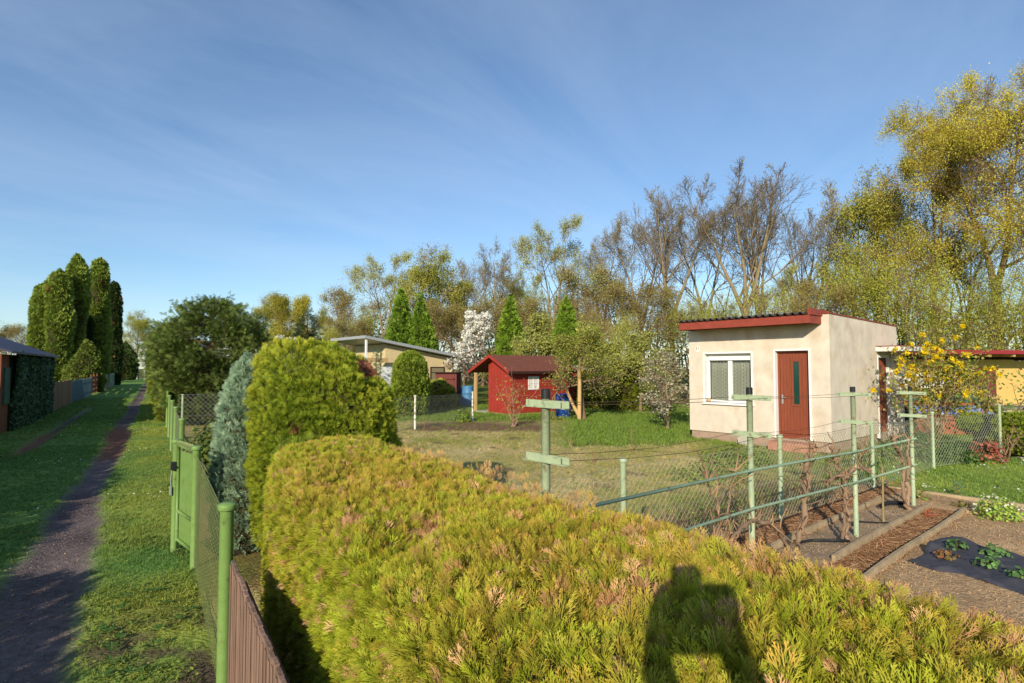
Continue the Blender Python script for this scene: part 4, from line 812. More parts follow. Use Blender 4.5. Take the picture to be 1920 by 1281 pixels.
# ================================================================= shrub and conifer shells
def spray_template(n=4, w_=.09, curve=.25, sub=True, seed=0, an=(30, 48)):
    """a flat conifer spray: stem, side branchlets and their tips; +z is outwards"""
    rng = np.random.default_rng(seed); v, f, t = [], [], []
    def br(p, d, l, w0):
        p = np.array(p, float); d = np.array(d, float); d /= np.linalg.norm(d); sd_ = np.array([d[2], 0, -d[0]]); q = p + d * l; m = p + d * l * .55; b = len(v)
        z = np.array([0, curve, 0])
        v.extend([p - z * p[2] ** 2, m + sd_ * w0 - z * m[2] ** 2, q - z * q[2] ** 2, m - sd_ * w0 - z * m[2] ** 2]); t.extend([p[2], m[2], q[2], m[2]]); f.append((b, b + 1, b + 2, b + 3))
    br((0, 0, 0), (0, 0, 1), 1.0, w_ * .8)
    for i in range(n):
        u = .15 + .7 * i / n
        for s_ in (-1, 1):
            a = math.radians(rng.uniform(*an)); l = (1 - u) * .78 + .14; d = (s_ * math.sin(a), 0, math.cos(a)); p = np.array((0, 0, u + rng.uniform(-.04, .04))); br(p, d, l, w_ * .75)
            if sub:
                for k_, s2 in ((.3, -s_), (.5, s_), (.68, -s_)):
                    if True:
                        a2 = a + s2 * math.radians(26); br(p + np.array(d) * l * k_, (s_ * math.sin(a2), 0, math.cos(a2)), l * (.9 - k_) * .85, w_ * .75)
    v = np.array(v); v[:, 1] += 0
    return v, np.array(f), np.clip(np.array(t), 0, 1)
SP_HI = [spray_template(4, .021, .3, True, i, (20, 40)) for i in range(4)]
SP_MD = [spray_template(4, .045, .25, False, i, (22, 40)) for i in range(3)]
SP_LO = [spray_template(1, .2, .2, False, i) for i in range(2)]
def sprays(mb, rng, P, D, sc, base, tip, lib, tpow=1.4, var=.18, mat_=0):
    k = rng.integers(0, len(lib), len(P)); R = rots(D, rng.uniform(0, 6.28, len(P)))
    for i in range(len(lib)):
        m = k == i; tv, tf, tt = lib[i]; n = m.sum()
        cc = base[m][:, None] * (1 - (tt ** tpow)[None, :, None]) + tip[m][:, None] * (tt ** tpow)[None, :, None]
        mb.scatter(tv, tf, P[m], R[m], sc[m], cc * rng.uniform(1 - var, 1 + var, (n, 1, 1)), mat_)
M['hedge_core'] = mat('hedge_core', C(58, 52, 30), rough=1, noise=.4, nscale=20, bump=1, bscale=30)
def shell_shrub(name, base, prof, n, sz, cb, ct, label, cat, group=None, lump=.1, lf_=2.0, up=.4, lib=None, seed=0, core=.86, tipvar=None, brown=.0, bcol=None, tw=.35, ell=(1, 1), rz=0, dz=0):
    """prof: list of (z, r). Foliage sprays over a lumpy solid of revolution."""
    rng = np.random.default_rng(seed + 500); root = empty(name, base, rz, label, cat, group); lib = lib or SP_MD
    pz = np.array([p[0] for p in prof]); pr = np.array([p[1] for p in prof]); 
    zz = np.linspace(pz[0], pz[-1], 200); rr = np.interp(zz, pz, pr); w8 = np.maximum(rr, .02) * np.sqrt(1 + np.gradient(rr, zz) ** 2); cdf = np.cumsum(w8) / w8.sum()
    z = np.interp(rng.uniform(0, 1, n), cdf, zz); a = rng.uniform(0, 2 * math.pi, n); r = np.interp(z, pz, pr)
    nrm = np.c_[np.cos(a), np.sin(a), -np.interp(z, zz, np.gradient(rr, zz))]; nrm /= np.linalg.norm(nrm, axis=1, keepdims=True)
    P = np.c_[r * np.cos(a) * ell[0], r * np.sin(a) * ell[1], z]; nn = nz(P, lf_, seed + 3)
    P += nrm * (lump * .35 * nz(P, lf_ * 2.7, seed + 4))[:, None]
    P += nrm * (lump * nn)[:, None] - nrm * (rng.uniform(0, 1, n) ** 2 * sz * .9 + sz * .5)[:, None]
    D = nrm * (1 - up) + np.array([0, 0, up]) + rng.normal(size=(n, 3)) * tw
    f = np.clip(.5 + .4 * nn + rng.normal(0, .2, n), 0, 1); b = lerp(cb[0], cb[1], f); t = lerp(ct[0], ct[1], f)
    if brown:
        m = (nz(P, 5.5, seed + 9, 2) > 1 - brown); b[m] = bcol; t[m] = bcol * 1.1
    mb = MB(); sprays(mb, rng, P, D, rng.uniform(.6, 1.5, n) * sz, b, t, lib); o = mb.build('foliage', M['leaf'], root)
    cm = MB(); m1, m2 = 26, 22; th = np.linspace(0, 2 * math.pi, m1, endpoint=False); zc = np.linspace(pz[0], pz[-1], m2); V = []
    for z_ in zc:
        r_ = np.interp(z_, pz, pr) * core; q = np.c_[r_ * np.cos(th) * ell[0], r_ * np.sin(th) * ell[1], np.full(m1, z_ * (core * .5 + .5))]; V.append(q * (1 + (lump * .7 * nz(q, lf_, seed + 3) / max(pr.max(), .1))[:, None] * [1, 1, 0]))
    V = np.concatenate(V); i, j = np.meshgrid(np.arange(m2 - 1), np.arange(m1), indexing='ij'); cm.add(V, np.stack([i * m1 + j, i * m1 + (j + 1) % m1, (i + 1) * m1 + (j + 1) % m1, (i + 1) * m1 + j], -1).reshape(-1, 4))
    cm.build('stems', M['hedge_core'], root, smooth=True)
    return root
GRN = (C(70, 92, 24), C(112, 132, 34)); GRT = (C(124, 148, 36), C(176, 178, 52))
# ---------------------------------------------------------------- foreground hedge
rng = np.random.default_rng(99)
hd_ = empty('thuja_hedge', lane_pt(3.12, 1.12), LA + math.pi, 'clipped yellow-green thuja hedge with orange-brown tips filling the foreground', 'hedge')
# local x runs from the far end towards and past the camera, y: -0.45 lane face .. +0.5 back face (NL side is -y after the turn)
HT = 1.31
sec = [(-.46, .0), (-.50, .5), (-.49, 1.0), (-.46, 1.2), (-.36, HT - .02), (.0, HT + .02), (.38, HT), (.52, 1.22), (.58, .9), (.58, .2)]
sec = np.array(sec); sl = np.r_[0, np.cumsum(np.linalg.norm(np.diff(sec, axis=0), axis=1))]
def hedge_pts(x, u):
    y = np.interp(u, sl, sec[:, 0]); z = np.interp(u, sl, sec[:, 1]); e = .02
    ty = np.interp(u + e, sl, sec[:, 0]) - np.interp(u - e, sl, sec[:, 0]); tz = np.interp(u + e, sl, sec[:, 1]) - np.interp(u - e, sl, sec[:, 1])
    nrm = np.c_[x * 0, -tz, ty]; nrm /= np.maximum(np.linalg.norm(nrm, axis=1, keepdims=True), 1e-6)
    y = y + np.interp(x, [0, 1.9, 7], [.04, -.26, -.30]) * np.clip((.58 - y) / 1.08, 0, 1) + np.interp(x, [3, 6], [0, .07]) * np.clip(y / .58, 0, 1)
    return np.c_[x, y, z], nrm
def hedge_world(P):
    a = LA + math.pi; c_, s_ = math.cos(a), math.sin(a); b = lane_pt(3.12, 1.12); return np.c_[b[0] + P[:, 0] * c_ - P[:, 1] * s_, b[1] + P[:, 0] * s_ + P[:, 1] * c_, P[:, 2]]
XE = 7.0
DEAD = [(1215, 1150, 1.28, .045, 3.2), (800, 1010, 1.22, .07, 2.2), (1150, 1225, 1.2, .05, 1.5), (1520, 1060, 1.3, .06, 1.3), (960, 905, 1.3, .12, 1.6), (660, 1090, 1.0, .07, 1.2)]  # dead brown patches in the hedge
def hedge_fill(n, x0, x1, sz, lib, u0=.15, u1=None):
    x = rng.uniform(x0, x1, n); u = rng.uniform(u0, u1 or sl[-1] * .86, n); P, nr = hedge_pts(x, u)
    lum = nz(np.c_[x, u, u * 0], 2.1, 70, 3); fine = nz(np.c_[x, u, u * 0], 6, 71, 2)
    gap = np.clip(-fine - .55, 0, 1)
    P += nr * (.055 * lum + .02 * fine - .16 * gap - .085 * rng.uniform(0, 1, n) ** 1.3 - .02)[:, None]
    top = sst(1.0, 1.35, P[:, 2]); up = (.25 + .45 * top)[:, None]
    D = nr * (1 - up) + np.array([0, 0, 1.]) * up + rng.normal(size=(n, 3)) * .25 + .5 * np.c_[nz(P, 5.5, 80), nz(P, 5.5, 81), nz(P, 5.5, 82)] + np.array([-.12, 0, 0])
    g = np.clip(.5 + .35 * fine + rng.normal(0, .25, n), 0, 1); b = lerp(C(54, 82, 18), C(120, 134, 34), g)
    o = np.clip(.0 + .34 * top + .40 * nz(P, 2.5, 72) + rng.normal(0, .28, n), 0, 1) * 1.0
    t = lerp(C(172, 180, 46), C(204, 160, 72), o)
    back = sst(.0, .42, P[:, 1]) * top
    br = (rng.uniform(0, 1, n) < .07 + .26 * back + .9 * sst(.95, 1.2, nz(P, 2.3, 73, 2) + .12 * fine))
    W = hedge_world(P)
    for (qx, qy, qz, qr, ql) in DEAD:
        c_ = gr(qx, qy, qz); dd_ = W - c_; br = br | ((np.hypot(dd_[:, 0], dd_[:, 1] / ql) < qr * (.8 + .4 * rng.uniform(0, 1, n))) & (rng.uniform(0, 1, n) < .75))
    bc = lerp(C(214, 172, 124), C(176, 128, 84), rng.uniform(0, 1, n)); red = nz(P, 1.9, 74, 2) > .95; bc = np.where(red[:, None], C(142, 96, 74), bc)
    b = np.where(br[:, None], bc * .8, b); t = np.where(br[:, None], bc * 1.1, t)
    return P, D, rng.uniform(.55, 1.4, n) * sz, b, t, lib
mb = MB()
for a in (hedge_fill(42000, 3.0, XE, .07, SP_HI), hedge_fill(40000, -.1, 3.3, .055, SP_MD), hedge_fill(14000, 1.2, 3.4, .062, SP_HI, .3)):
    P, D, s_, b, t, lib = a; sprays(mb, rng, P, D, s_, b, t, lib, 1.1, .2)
# far end cap and long stray shoots along the back edge
n = 1500; P = np.c_[np.full(n, -.06), rng.uniform(-.4, .45, n), rng.uniform(.05, HT, n)]; sprays(mb, rng, P, np.tile([-1, 0, .6], (n, 1)) + rng.normal(size=(n, 3)) * .4, rng.uniform(.06, .1, n), np.tile(C(84, 110, 30), (n, 1)), np.tile(C(140, 150, 44), (n, 1)), SP_MD)
n = 300; x = rng.uniform(1, XE, n); P = np.c_[x, rng.uniform(.25, .55, n), rng.uniform(HT - .07, HT, n)]; o = rng.uniform(0, 1, n); sprays(mb, rng, P, rng.normal(size=(n, 3)) * .3 + [0, .15, 1], rng.uniform(.05, .1, n), lerp(C(150, 110, 70), C(190, 150, 110), o), lerp(C(214, 170, 120), C(206, 180, 70), o), SP_HI)
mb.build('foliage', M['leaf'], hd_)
cm = MB(); m1 = 90; xs = np.linspace(.02, XE, m1); us = np.linspace(0, sl[-1], 30); X, U = np.meshgrid(xs, us, indexing='ij'); P, nr = hedge_pts(X.ravel(), U.ravel()); P -= nr * (.14 - .04 * nz(np.c_[X.ravel(), U.ravel(), U.ravel() * 0], 2.1, 70, 3))[:, None]
i, j = np.meshgrid(np.arange(m1 - 1), np.arange(29), indexing='ij'); cm.add(P, np.stack([i * 30 + j, (i + 1) * 30 + j, (i + 1) * 30 + j + 1, i * 30 + j + 1], -1).reshape(-1, 4)); cm.build('stems', M['hedge_core'], hd_, smooth=True)
# ---------------------------------------------------------------- shrubs near the hedge
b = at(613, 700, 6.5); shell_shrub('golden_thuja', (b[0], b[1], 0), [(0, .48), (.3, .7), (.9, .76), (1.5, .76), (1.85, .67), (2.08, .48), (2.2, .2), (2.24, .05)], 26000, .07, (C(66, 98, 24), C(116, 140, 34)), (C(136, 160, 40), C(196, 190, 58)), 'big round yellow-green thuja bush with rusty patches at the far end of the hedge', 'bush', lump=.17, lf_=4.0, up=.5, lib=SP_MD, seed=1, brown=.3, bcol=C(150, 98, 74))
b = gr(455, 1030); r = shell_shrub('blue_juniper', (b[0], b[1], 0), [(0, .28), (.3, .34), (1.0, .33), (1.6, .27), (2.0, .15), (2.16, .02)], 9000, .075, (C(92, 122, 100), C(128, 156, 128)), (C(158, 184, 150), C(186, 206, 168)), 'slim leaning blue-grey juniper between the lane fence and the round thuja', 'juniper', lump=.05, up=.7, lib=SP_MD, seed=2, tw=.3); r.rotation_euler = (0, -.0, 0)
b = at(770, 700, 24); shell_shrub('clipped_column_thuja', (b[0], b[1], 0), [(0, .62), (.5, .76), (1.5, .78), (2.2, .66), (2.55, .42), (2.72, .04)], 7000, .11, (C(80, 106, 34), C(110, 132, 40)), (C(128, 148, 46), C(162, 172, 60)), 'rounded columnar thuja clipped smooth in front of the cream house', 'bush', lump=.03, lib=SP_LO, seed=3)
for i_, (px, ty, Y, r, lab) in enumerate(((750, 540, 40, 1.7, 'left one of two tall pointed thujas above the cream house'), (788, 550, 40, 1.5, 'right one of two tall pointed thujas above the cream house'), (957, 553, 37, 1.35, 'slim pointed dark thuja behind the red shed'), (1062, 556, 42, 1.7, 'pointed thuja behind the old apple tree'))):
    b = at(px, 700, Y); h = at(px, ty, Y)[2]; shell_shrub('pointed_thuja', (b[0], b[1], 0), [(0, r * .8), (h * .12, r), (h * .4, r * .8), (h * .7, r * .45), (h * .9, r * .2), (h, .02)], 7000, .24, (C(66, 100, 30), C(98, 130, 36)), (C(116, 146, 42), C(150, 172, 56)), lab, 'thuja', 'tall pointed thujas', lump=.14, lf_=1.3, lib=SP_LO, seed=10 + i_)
# tall cypress group left of the lane
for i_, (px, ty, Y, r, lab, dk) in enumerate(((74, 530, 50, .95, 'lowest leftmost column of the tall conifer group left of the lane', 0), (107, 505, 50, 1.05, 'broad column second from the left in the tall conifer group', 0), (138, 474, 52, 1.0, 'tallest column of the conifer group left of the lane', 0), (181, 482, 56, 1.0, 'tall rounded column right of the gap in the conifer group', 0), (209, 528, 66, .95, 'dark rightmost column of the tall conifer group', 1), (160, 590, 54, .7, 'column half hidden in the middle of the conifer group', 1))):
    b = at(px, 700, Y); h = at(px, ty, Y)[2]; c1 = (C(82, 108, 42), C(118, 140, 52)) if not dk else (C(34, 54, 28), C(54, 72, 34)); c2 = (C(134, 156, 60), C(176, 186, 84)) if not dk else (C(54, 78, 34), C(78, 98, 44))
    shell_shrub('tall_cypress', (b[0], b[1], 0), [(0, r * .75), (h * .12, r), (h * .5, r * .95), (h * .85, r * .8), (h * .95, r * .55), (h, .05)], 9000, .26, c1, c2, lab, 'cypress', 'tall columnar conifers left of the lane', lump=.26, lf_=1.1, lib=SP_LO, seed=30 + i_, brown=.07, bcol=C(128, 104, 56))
b = at(234, 700, 92); shell_shrub('small_cypress', (b[0], b[1], 0), [(0, 1.5), (2.2, 2.0), (4.5, 1.2), (6.2, .05)], 2500, .3, (C(44, 66, 30), C(64, 84, 36)), (C(70, 96, 40), C(96, 116, 50)), 'small dark conifer at the right foot of the tall conifer group', 'cypress', lump=.2, lib=SP_LO, seed=40)
b = at(160, 720, 46.5); shell_shrub('low_cypress', (b[0], b[1], 0), [(0, 1.1), (.8, 1.4), (2, 1.2), (3.4, .6), (4.2, .05)], 3500, .2, (C(70, 92, 34), C(92, 112, 40)), (C(110, 128, 48), C(140, 148, 60)), 'loose yellowish conifer just behind the blue picket fence', 'cypress', lump=.25, lib=SP_LO, seed=41)
# dark clipped hedge behind the brown board fence, and unseen lane-side hedges added to shade the lane
def box_hedge(name, p, rz, L, W, H, n, sz, cb, ct, label, seed, top_rag=.05, brown=0):
    rng = np.random.default_rng(seed); root = empty(name, p, rz, label, 'hedge'); f = rng.uniform(0, 1, n); a1, a2, a3 = L * H, W * H, L * W; tot = 2 * a1 + 2 * a2 + a3
    P = np.zeros((n, 3)); N_ = np.zeros((n, 3)); c = np.searchsorted(np.cumsum([a1, a1, a2, a2, a3]) / tot, f)
    x, y, z = rng.uniform(0, L, n), rng.uniform(0, W, n), rng.uniform(0, H, n)
    for q, (fx, nn) in enumerate(((lambda m: np.c_[x[m], y[m] * 0, z[m]], (0, -1, 0)), (lambda m: np.c_[x[m], y[m] * 0 + W, z[m]], (0, 1, 0)), (lambda m: np.c_[x[m] * 0, y[m], z[m]], (-1, 0, 0)), (lambda m: np.c_[x[m] * 0 + L, y[m], z[m]], (1, 0, 0)), (lambda m: np.c_[x[m], y[m], z[m] * 0 + H], (0, 0, 1)))): m = c == q; P[m] = fx(m); N_[m] = nn
    l = nz(P, 1.6, seed); P += N_ * (l * .07 - rng.uniform(0, 1, n) * sz * .8)[:, None]; P[:, 2] += top_rag * nz(P, .9, seed + 1) * (P[:, 2] > H * .7); D = N_ * .6 + [0, 0, .4] + rng.normal(size=(n, 3)) * .35
    g = np.clip(.5 + .4 * l + rng.normal(0, .2, n), 0, 1); mb = MB(); sprays(mb, rng, P, D, rng.uniform(.7, 1.3, n) * sz, lerp(cb[0], cb[1], g), lerp(ct[0], ct[1], g), SP_LO); mb.build('foliage', M['leaf'], root)
    MB().bx(sz, L - sz, sz, W - sz, 0, H - sz).build('stems', M['hedge_core'], root); return root
box_hedge('clipped_hedge', lane_pt(33.5, -5.6), LA, 7, 1.5, 1.9, 5000, .2, (C(40, 60, 20), C(62, 84, 26)), (C(80, 106, 24), C(116, 134, 36)), 'dark clipped hedge behind the brown board fence left of the lane', 61)
box_hedge('lane_shade_hedge', lane_pt(-9, -4.4), LA, 10.5, .9, 1.85, 7000, .16, (C(50, 74, 24), C(72, 94, 30)), (C(90, 114, 30), C(120, 134, 40)), 'unseen clipped hedge added left of the lane to shade it', 62, .12)
box_hedge('lane_shade_hedge', lane_pt(5.8, -4.4), LA, 13.3, .9, 1.8, 8000, .16, (C(50, 74, 24), C(72, 94, 30)), (C(90, 114, 30), C(120, 134, 40)), 'unseen clipped hedge before the ivy-covered shed, added to shade the lane', 63, .12)
box_hedge('lane_shade_hedge', lane_pt(1.6, -4.3), LA, 4.1, .7, 1.5, 3000, .14, (C(50, 74, 24), C(72, 94, 30)), (C(90, 114, 30), C(120, 134, 40)), 'low unseen hedge added between the two long ones to shade the lane', 67, .1)  # added out of view, kept low so sun reaches the verge
box_hedge('far_lane_hedge', lane_pt(24, 2.2), LA, 40, 2.0, 2.2, 6000, .3, (C(60, 84, 30), C(90, 110, 40)), (C(110, 130, 44), C(150, 150, 60)), 'loose hedge along the right of the lane beyond the dark spruce', 64, .5)
# ---------------------------------------------------------------- round topiary on the right
for i_, (px, py, Y, rx, rz_, lab) in enumerate(((1825, 792, 13.6, .33, .22, 'smaller round clipped box ball on a bent stem beside the lawn'), (1908, 793, 13.0, .52, .24, 'upper flat cushion of the clipped box bush at the right edge'), (1912, 822, 12.9, .55, .36, 'large clipped box mound at the right edge above the lawn'))):
    b = at(px, py, Y); shell_shrub('clipped_box_bush', (b[0], b[1], b[2] - rz_), [(0, rx * .5), (rz_ * .4, rx * .9), (rz_, rx), (rz_ * 1.5, rx * .8), (rz_ * 1.9, rx * .4), (rz_ * 2, .02)], 2600, .06, (C(74, 98, 24), C(104, 124, 34)), (C(132, 150, 40), C(166, 172, 58)), lab, 'bush', lump=.04, lf_=5, lib=SP_LO, seed=70 + i_)
mb = MB(); a = at(1818, 806, 13.6); b = at(1885, 858, 13.0); mb.tube(smooth_path([(a[0], a[1], a[2]), ((a[0] + b[0]) / 2 + .1, (a[1] + b[1]) / 2, (a[2] + b[2]) / 2 + .05), (b[0], b[1], 0)], 5), .03, 7, 0, VB); mb.tube([(b[0] + .25, 12.9, .9), (b[0] + .2, 12.9, 0)], .03, 6, 0, VB); tag(mb.build('bent_stem', M['bark'], smooth=True), 'bent bare trunk carrying the round clipped box ball', 'trunk')
leafy_plant('red_leaved_shrub', gr(1850, 866), .38, .5, 240, .075, (C(146, 78, 62), C(180, 110, 86)), 'small red-leaved shrub at the edge of the lawn', 'shrub', seed=20)
leafy_plant('leafy_perennial', gr(1640, 870), .5, .55, 420, .06, (C(84, 116, 40), C(140, 150, 56)), 'leafy green and yellow perennial behind the wire mesh by the hut corner', 'plant', seed=21)
leafy_plant('leafy_perennial', gr(1728, 860), .85, .62, 1200, .06, (C(56, 84, 36), C(98, 126, 52)), 'dense green perennials behind the wire mesh under the forsythia', 'plant', seed=22)
leafy_plant('leafy_perennial', gr(1792, 866), .55, .42, 600, .06, (C(50, 76, 34), C(90, 118, 48)), 'green perennial cushion right of the forsythia', 'plant', seed=23)
leafy_plant('weed_clump', gr(1385, 868), .85, .42, 500, .07, (C(90, 126, 40), C(136, 152, 60)), 'knee-high green weeds in front of the hut plinth', 'weeds', seed=24, up=1.6)
leafy_plant('weed_clump', gr(1330, 900), .8, .32, 420, .06, (C(96, 130, 44), C(150, 150, 70)), 'low green weeds in the fallow plot left of the hut window', 'weeds', seed=25, up=1.4)
leafy_plant('weed_clump', gr(868, 792), .35, .5, 300, .09, (C(96, 130, 44), C(150, 160, 70)), 'leafy green perennial at the white post near the red shed', 'plant', seed=26)
leafy_plant('laurel_shrub', gr(400, 905), .42, 1.05, 460, .10, (C(66, 92, 36), C(120, 132, 60)), 'loose broad-leaved shrub just inside the lane fence by the gate', 'shrub', seed=27)
leafy_plant('laurel_shrub', gr(395, 862), .6, .9, 420, .11, (C(70, 96, 38), C(130, 140, 66)), 'broad-leaved shrub in front of the cross fence behind the gate', 'shrub', seed=28)
# mahonia / forsythia with yellow flower heads
def stick_shrub(name, p, h, r, nst, cols, leafn, lsz, lc, label, cat, fl=None, fln=0, fsz=.1, seed=0, branch=6, group=None, vase=1.0, clump=1, th=.02):
    rng = np.random.default_rng(seed + 900); root = empty(name, p, 0, label, cat, group); mb = MB(); tips = []
    for i in range(nst):
        a = rng.uniform(0, 6.28); rr = r * rng.uniform(.2, 1); hh = h * rng.uniform(.65, 1) * (1 - .25 * (rr / r) ** 2); P = smooth_path([(rng.normal(0, .06), rng.normal(0, .06), 0), (math.cos(a) * rr * .35 * vase, math.sin(a) * rr * .35 * vase, hh * .45), (math.cos(a) * rr, math.sin(a) * rr, hh)], 6, rng, .012 * h)
        mb.tube(P, np.linspace(th, th * .3, len(P)), 6, 0, cols * rng.uniform(.7, 1.15)); tips.append(P[-1])
        for k_ in range(branch):
            q = P[rng.integers(len(P) // 3, len(P))]; d = rng.normal(size=3) + [math.cos(a) * .6, math.sin(a) * .6, .8]; d /= np.linalg.norm(d); l = rng.uniform(.1, .3) * h; e = q + d * l; mb.tube([q, q + d * l * .5 + rng.normal(0, .02, 3), e], [th * .4, th * .3, th * .18], 4, 0, cols * rng.uniform(.7, 1.2)); tips += [e, q + d * l * .6]
    mb.build('branches', M['twig'], root); tips = np.array(tips)
    if leafn: P = tips[rng.integers(len(tips), size=leafn)] + rng.normal(0, .055 * h * clump, (leafn, 3)); P[:, 2] = np.where(P[:, 2] < .32 * h, P[:, 2] + .45 * h, P[:, 2]); lm = MB(); lm.scatter(iv_leaf, Lf, P, rots(sphere_dirs(rng, leafn) + [0, 0, .4], rng.uniform(0, 6, leafn)), rng.uniform(.6, 1.3, leafn) * lsz, lerp(lc[0], lc[1], rng.uniform(0, 1, leafn)) * rng.uniform(.8, 1.15, (leafn, 1))); lm.build('leaves', M['leaf'], root)
    if fl is not None:
        o = tips[np.argsort(-tips[:, 2] + rng.normal(0, .3 * h, len(tips)))[:fln]]
        for c_ in o:
            P = c_ + sphere_dirs(rng, 46) * fsz * .6 * rng.uniform(.1, 1, (46, 1)); fm = MB(); fm.scatter(iv_leaf, Lf, P, rots(sphere_dirs(rng, 46), rng.uniform(0, 6, 46)), rng.uniform(.3, .6, 46) * fsz * .9, np.tile(fl, (46, 1)) * rng.uniform(.75, 1.1, (46, 1))); fm.build('flower_cluster', M['petal'], root)
    return root
stick_shrub('mahonia_shrub', tuple(at(1752, 830, 14.2)[:2]) + (0,), 2.75, 1.05, 26, C(150, 124, 92), 3600, .055, (C(104, 122, 46), C(168, 156, 76)), 'tall shrub with bright yellow flower clusters right of the cream hut', 'shrub', fl=C(236, 206, 24), fln=98, fsz=.125, seed=1, th=.018, clump=.7)
stick_shrub('mahonia_shrub', tuple(at(1838, 780, 14.4)[:2]) + (0,), 1.95, .3, 6, C(150, 124, 92), 160, .08, (C(92, 110, 34), C(148, 138, 52)), 'single yellow-flowered stem standing right of the tall yellow shrub', 'shrub', fl=C(236, 206, 24), fln=4, fsz=.11, seed=2)
stick_shrub('bare_rose', tuple(gr(962, 800)[:2]) + (0,), 1.7, .85, 12, C(160, 128, 104), 160, .07, (C(150, 110, 50), C(170, 150, 70)), 'leggy reddish bush with few leaves in front of the red shed', 'shrub', seed=3, th=.012)
stick_shrub('fruit_sapling', tuple(at(1890, 780, 15.5)[:2]) + (0,), 2.4, 1.0, 8, C(120, 116, 84), 260, .07, (C(96, 126, 60), C(130, 150, 80)), 'young fruit tree budding in front of the yellow cottage', 'tree', seed=4, th=.03)
stick_shrub('bare_rose', tuple(gr(1886, 866)[:2]) + (0,), .9, .35, 7, C(140, 112, 88), 0, .05, None, 'bare thorny twigs standing beside the red-leaved shrub', 'shrub', seed=5, th=.012)
for i_, (px, py, h) in enumerate(((1112, 868, .55), (1070, 842, .4), (1336, 900, .75), (1500, 890, .6), (1185, 850, .7), (795, 812, .7))):
    stick_shrub('dry_stalk', tuple(gr(px, py)[:2]) + (0,), h, .08, 3, C(140, 110, 84), 0, .05, None, ['thin dry stalk standing alone in the middle of the fallow plot', 'short dry stalk in the plot right of the first trellis post', 'tallest dry stalk below the hut window', 'dry stalk by the doorstep of the hut', 'thin pale stalk in front of the old apple tree', 'dry twig standing at the left edge of the plot'][i_], 'stalk', seed=10 + i_, branch=2, th=.008)
# daphne-like low yellowish bush near the cream house
b = at(822, 735, 27.5); shell_shrub('weeping_bush', (b[0], b[1], 0), [(0, .7), (.5, .95), (1.0, .8), (1.35, .35), (1.45, .03)], 2200, .14, (C(96, 112, 34), C(128, 136, 46)), (C(150, 152, 52), C(176, 170, 70)), 'low yellow-green bush in front of the brown tool shed', 'bush', lib=SP_LO, seed=80)
# low thuja hedge behind the apple tree
q0, q1 = at(1050, 740, 29), at(1225, 745, 25.5); box_hedge('back_hedge', (q0[0], q0[1], 0), math.atan2(q1[1] - q0[1], q1[0] - q0[0]), 4.6, 1.2, 1.75, 5200, .17, (C(60, 82, 20), C(92, 106, 28)), (C(112, 130, 28), C(150, 144, 44)), 'unclipped thuja hedge behind the trunk of the old apple tree', 66, .2)

# ================================================================= things on the plots
def barrel(name, p, h, r, m, label):
    mb = MB(); mb.lathe((0, 0, 0), [(0, 0), (r * .92, 0), (r * .97, .04), (r, h * .3), (r * 1.04, h * .33), (r, h * .36), (r, h * .64), (r * 1.04, h * .67), (r, h * .7), (r * .96, h * .94), (r * .98, h), (r * .9, h), (r * .88, h - .03), (0, h - .03)], 24); o = mb.build(name, m, loc=p, smooth=True); tag(o, label, 'barrel'); return o
barrel('water_barrel', tuple(at(1056, 740, 23.3)[:2]) + (0,), .95, .31, M['blue'], 'dark blue plastic barrel between the red lean-to and the apple tree')
barrel('water_barrel', tuple(at(877, 740, 30)[:2]) + (0,), 1.05, .3, M['sky_blue'], 'blue barrel right of the brown tool shed')
barrel('water_barrel', tuple(at(1693, 790, 17)[:2]) + (0,), .9, .3, M['black'], 'dark grey barrel beside the wing wall of the hut')
c = at(868, 735, 31); mb = MB(); V = []; n = 14
for i in range(n):
    for j in range(n): x, y = (i / (n - 1) - .5) * 1.3, (j / (n - 1) - .5) * 1.2; V.append((x, y, .95 * (1 - sst(.3, .66, max(abs(x), abs(y)))) + .1 * math.sin(x * 9 + y * 4)))
mb.add(V, [[i * n + j, (i + 1) * n + j, (i + 1) * n + j + 1, i * n + j + 1] for i in range(n - 1) for j in range(n - 1)]); tag(mb.build('tarpaulin', M['sky_blue'], loc=(c[0], c[1], .0), smooth=True), 'light blue tarpaulin over a heap right of the tool shed', 'tarpaulin')
# pool with liner
p0, p1 = at(1672, 800, 18.2), at(1862, 800, 17.0); pl_ = empty('garden_pool', (p0[0], p0[1], 0), math.atan2(p1[1] - p0[1], p1[0] - p0[0]), 'raised rectangular pool with brown walls, green rim and loose blue liner', 'pool'); L = np.linalg.norm(p1 - p0)
mb = MB(); mb.bx(0, L, 0, .12, 0, .55); mb.bx(0, L, 2.3, 2.42, 0, .85); mb.bx(0, .12, .121, 2.3, 0, .55); mb.bx(L - .12, L, .121, 2.3, 0, .55); mb.build('wall', M['terra'], pl_)
mb = MB(); n = 80; xs = np.linspace(0, L, n); z1 = .8 + .05 * np.sin(xs * 4.1) + .03 * np.sin(xs * 9.7); V = np.r_[np.c_[xs, xs * 0 - .012, xs * 0 + .56], np.c_[xs, xs * 0 - .015 + .03 * np.sin(xs * 14), z1], np.c_[xs, xs * 0 + .5, z1 * 0 + .68], np.c_[xs, xs * 0 + 2.3, z1 * 0 + .72]]
mb.add(V, [[k * n + i, k * n + i + 1, (k + 1) * n + i + 1, (k + 1) * n + i] for k in range(3) for i in range(n - 1)]); mb.build('liner', M['liner'], pl_, smooth=True)
mb = MB(); mb.bx(-.1, L + .05, 2.25, 2.6, .86, 1.1); mb.build('rim', M['dark_green'], pl_); MB().bx(L * .45, L * .49, -.06, -.02, .1, 1.1).build('board', M['white_worn'], pl_)
MB().bx(0, L, -.03, -.001, .55, .6).build('edging', M['concrete'], pl_)
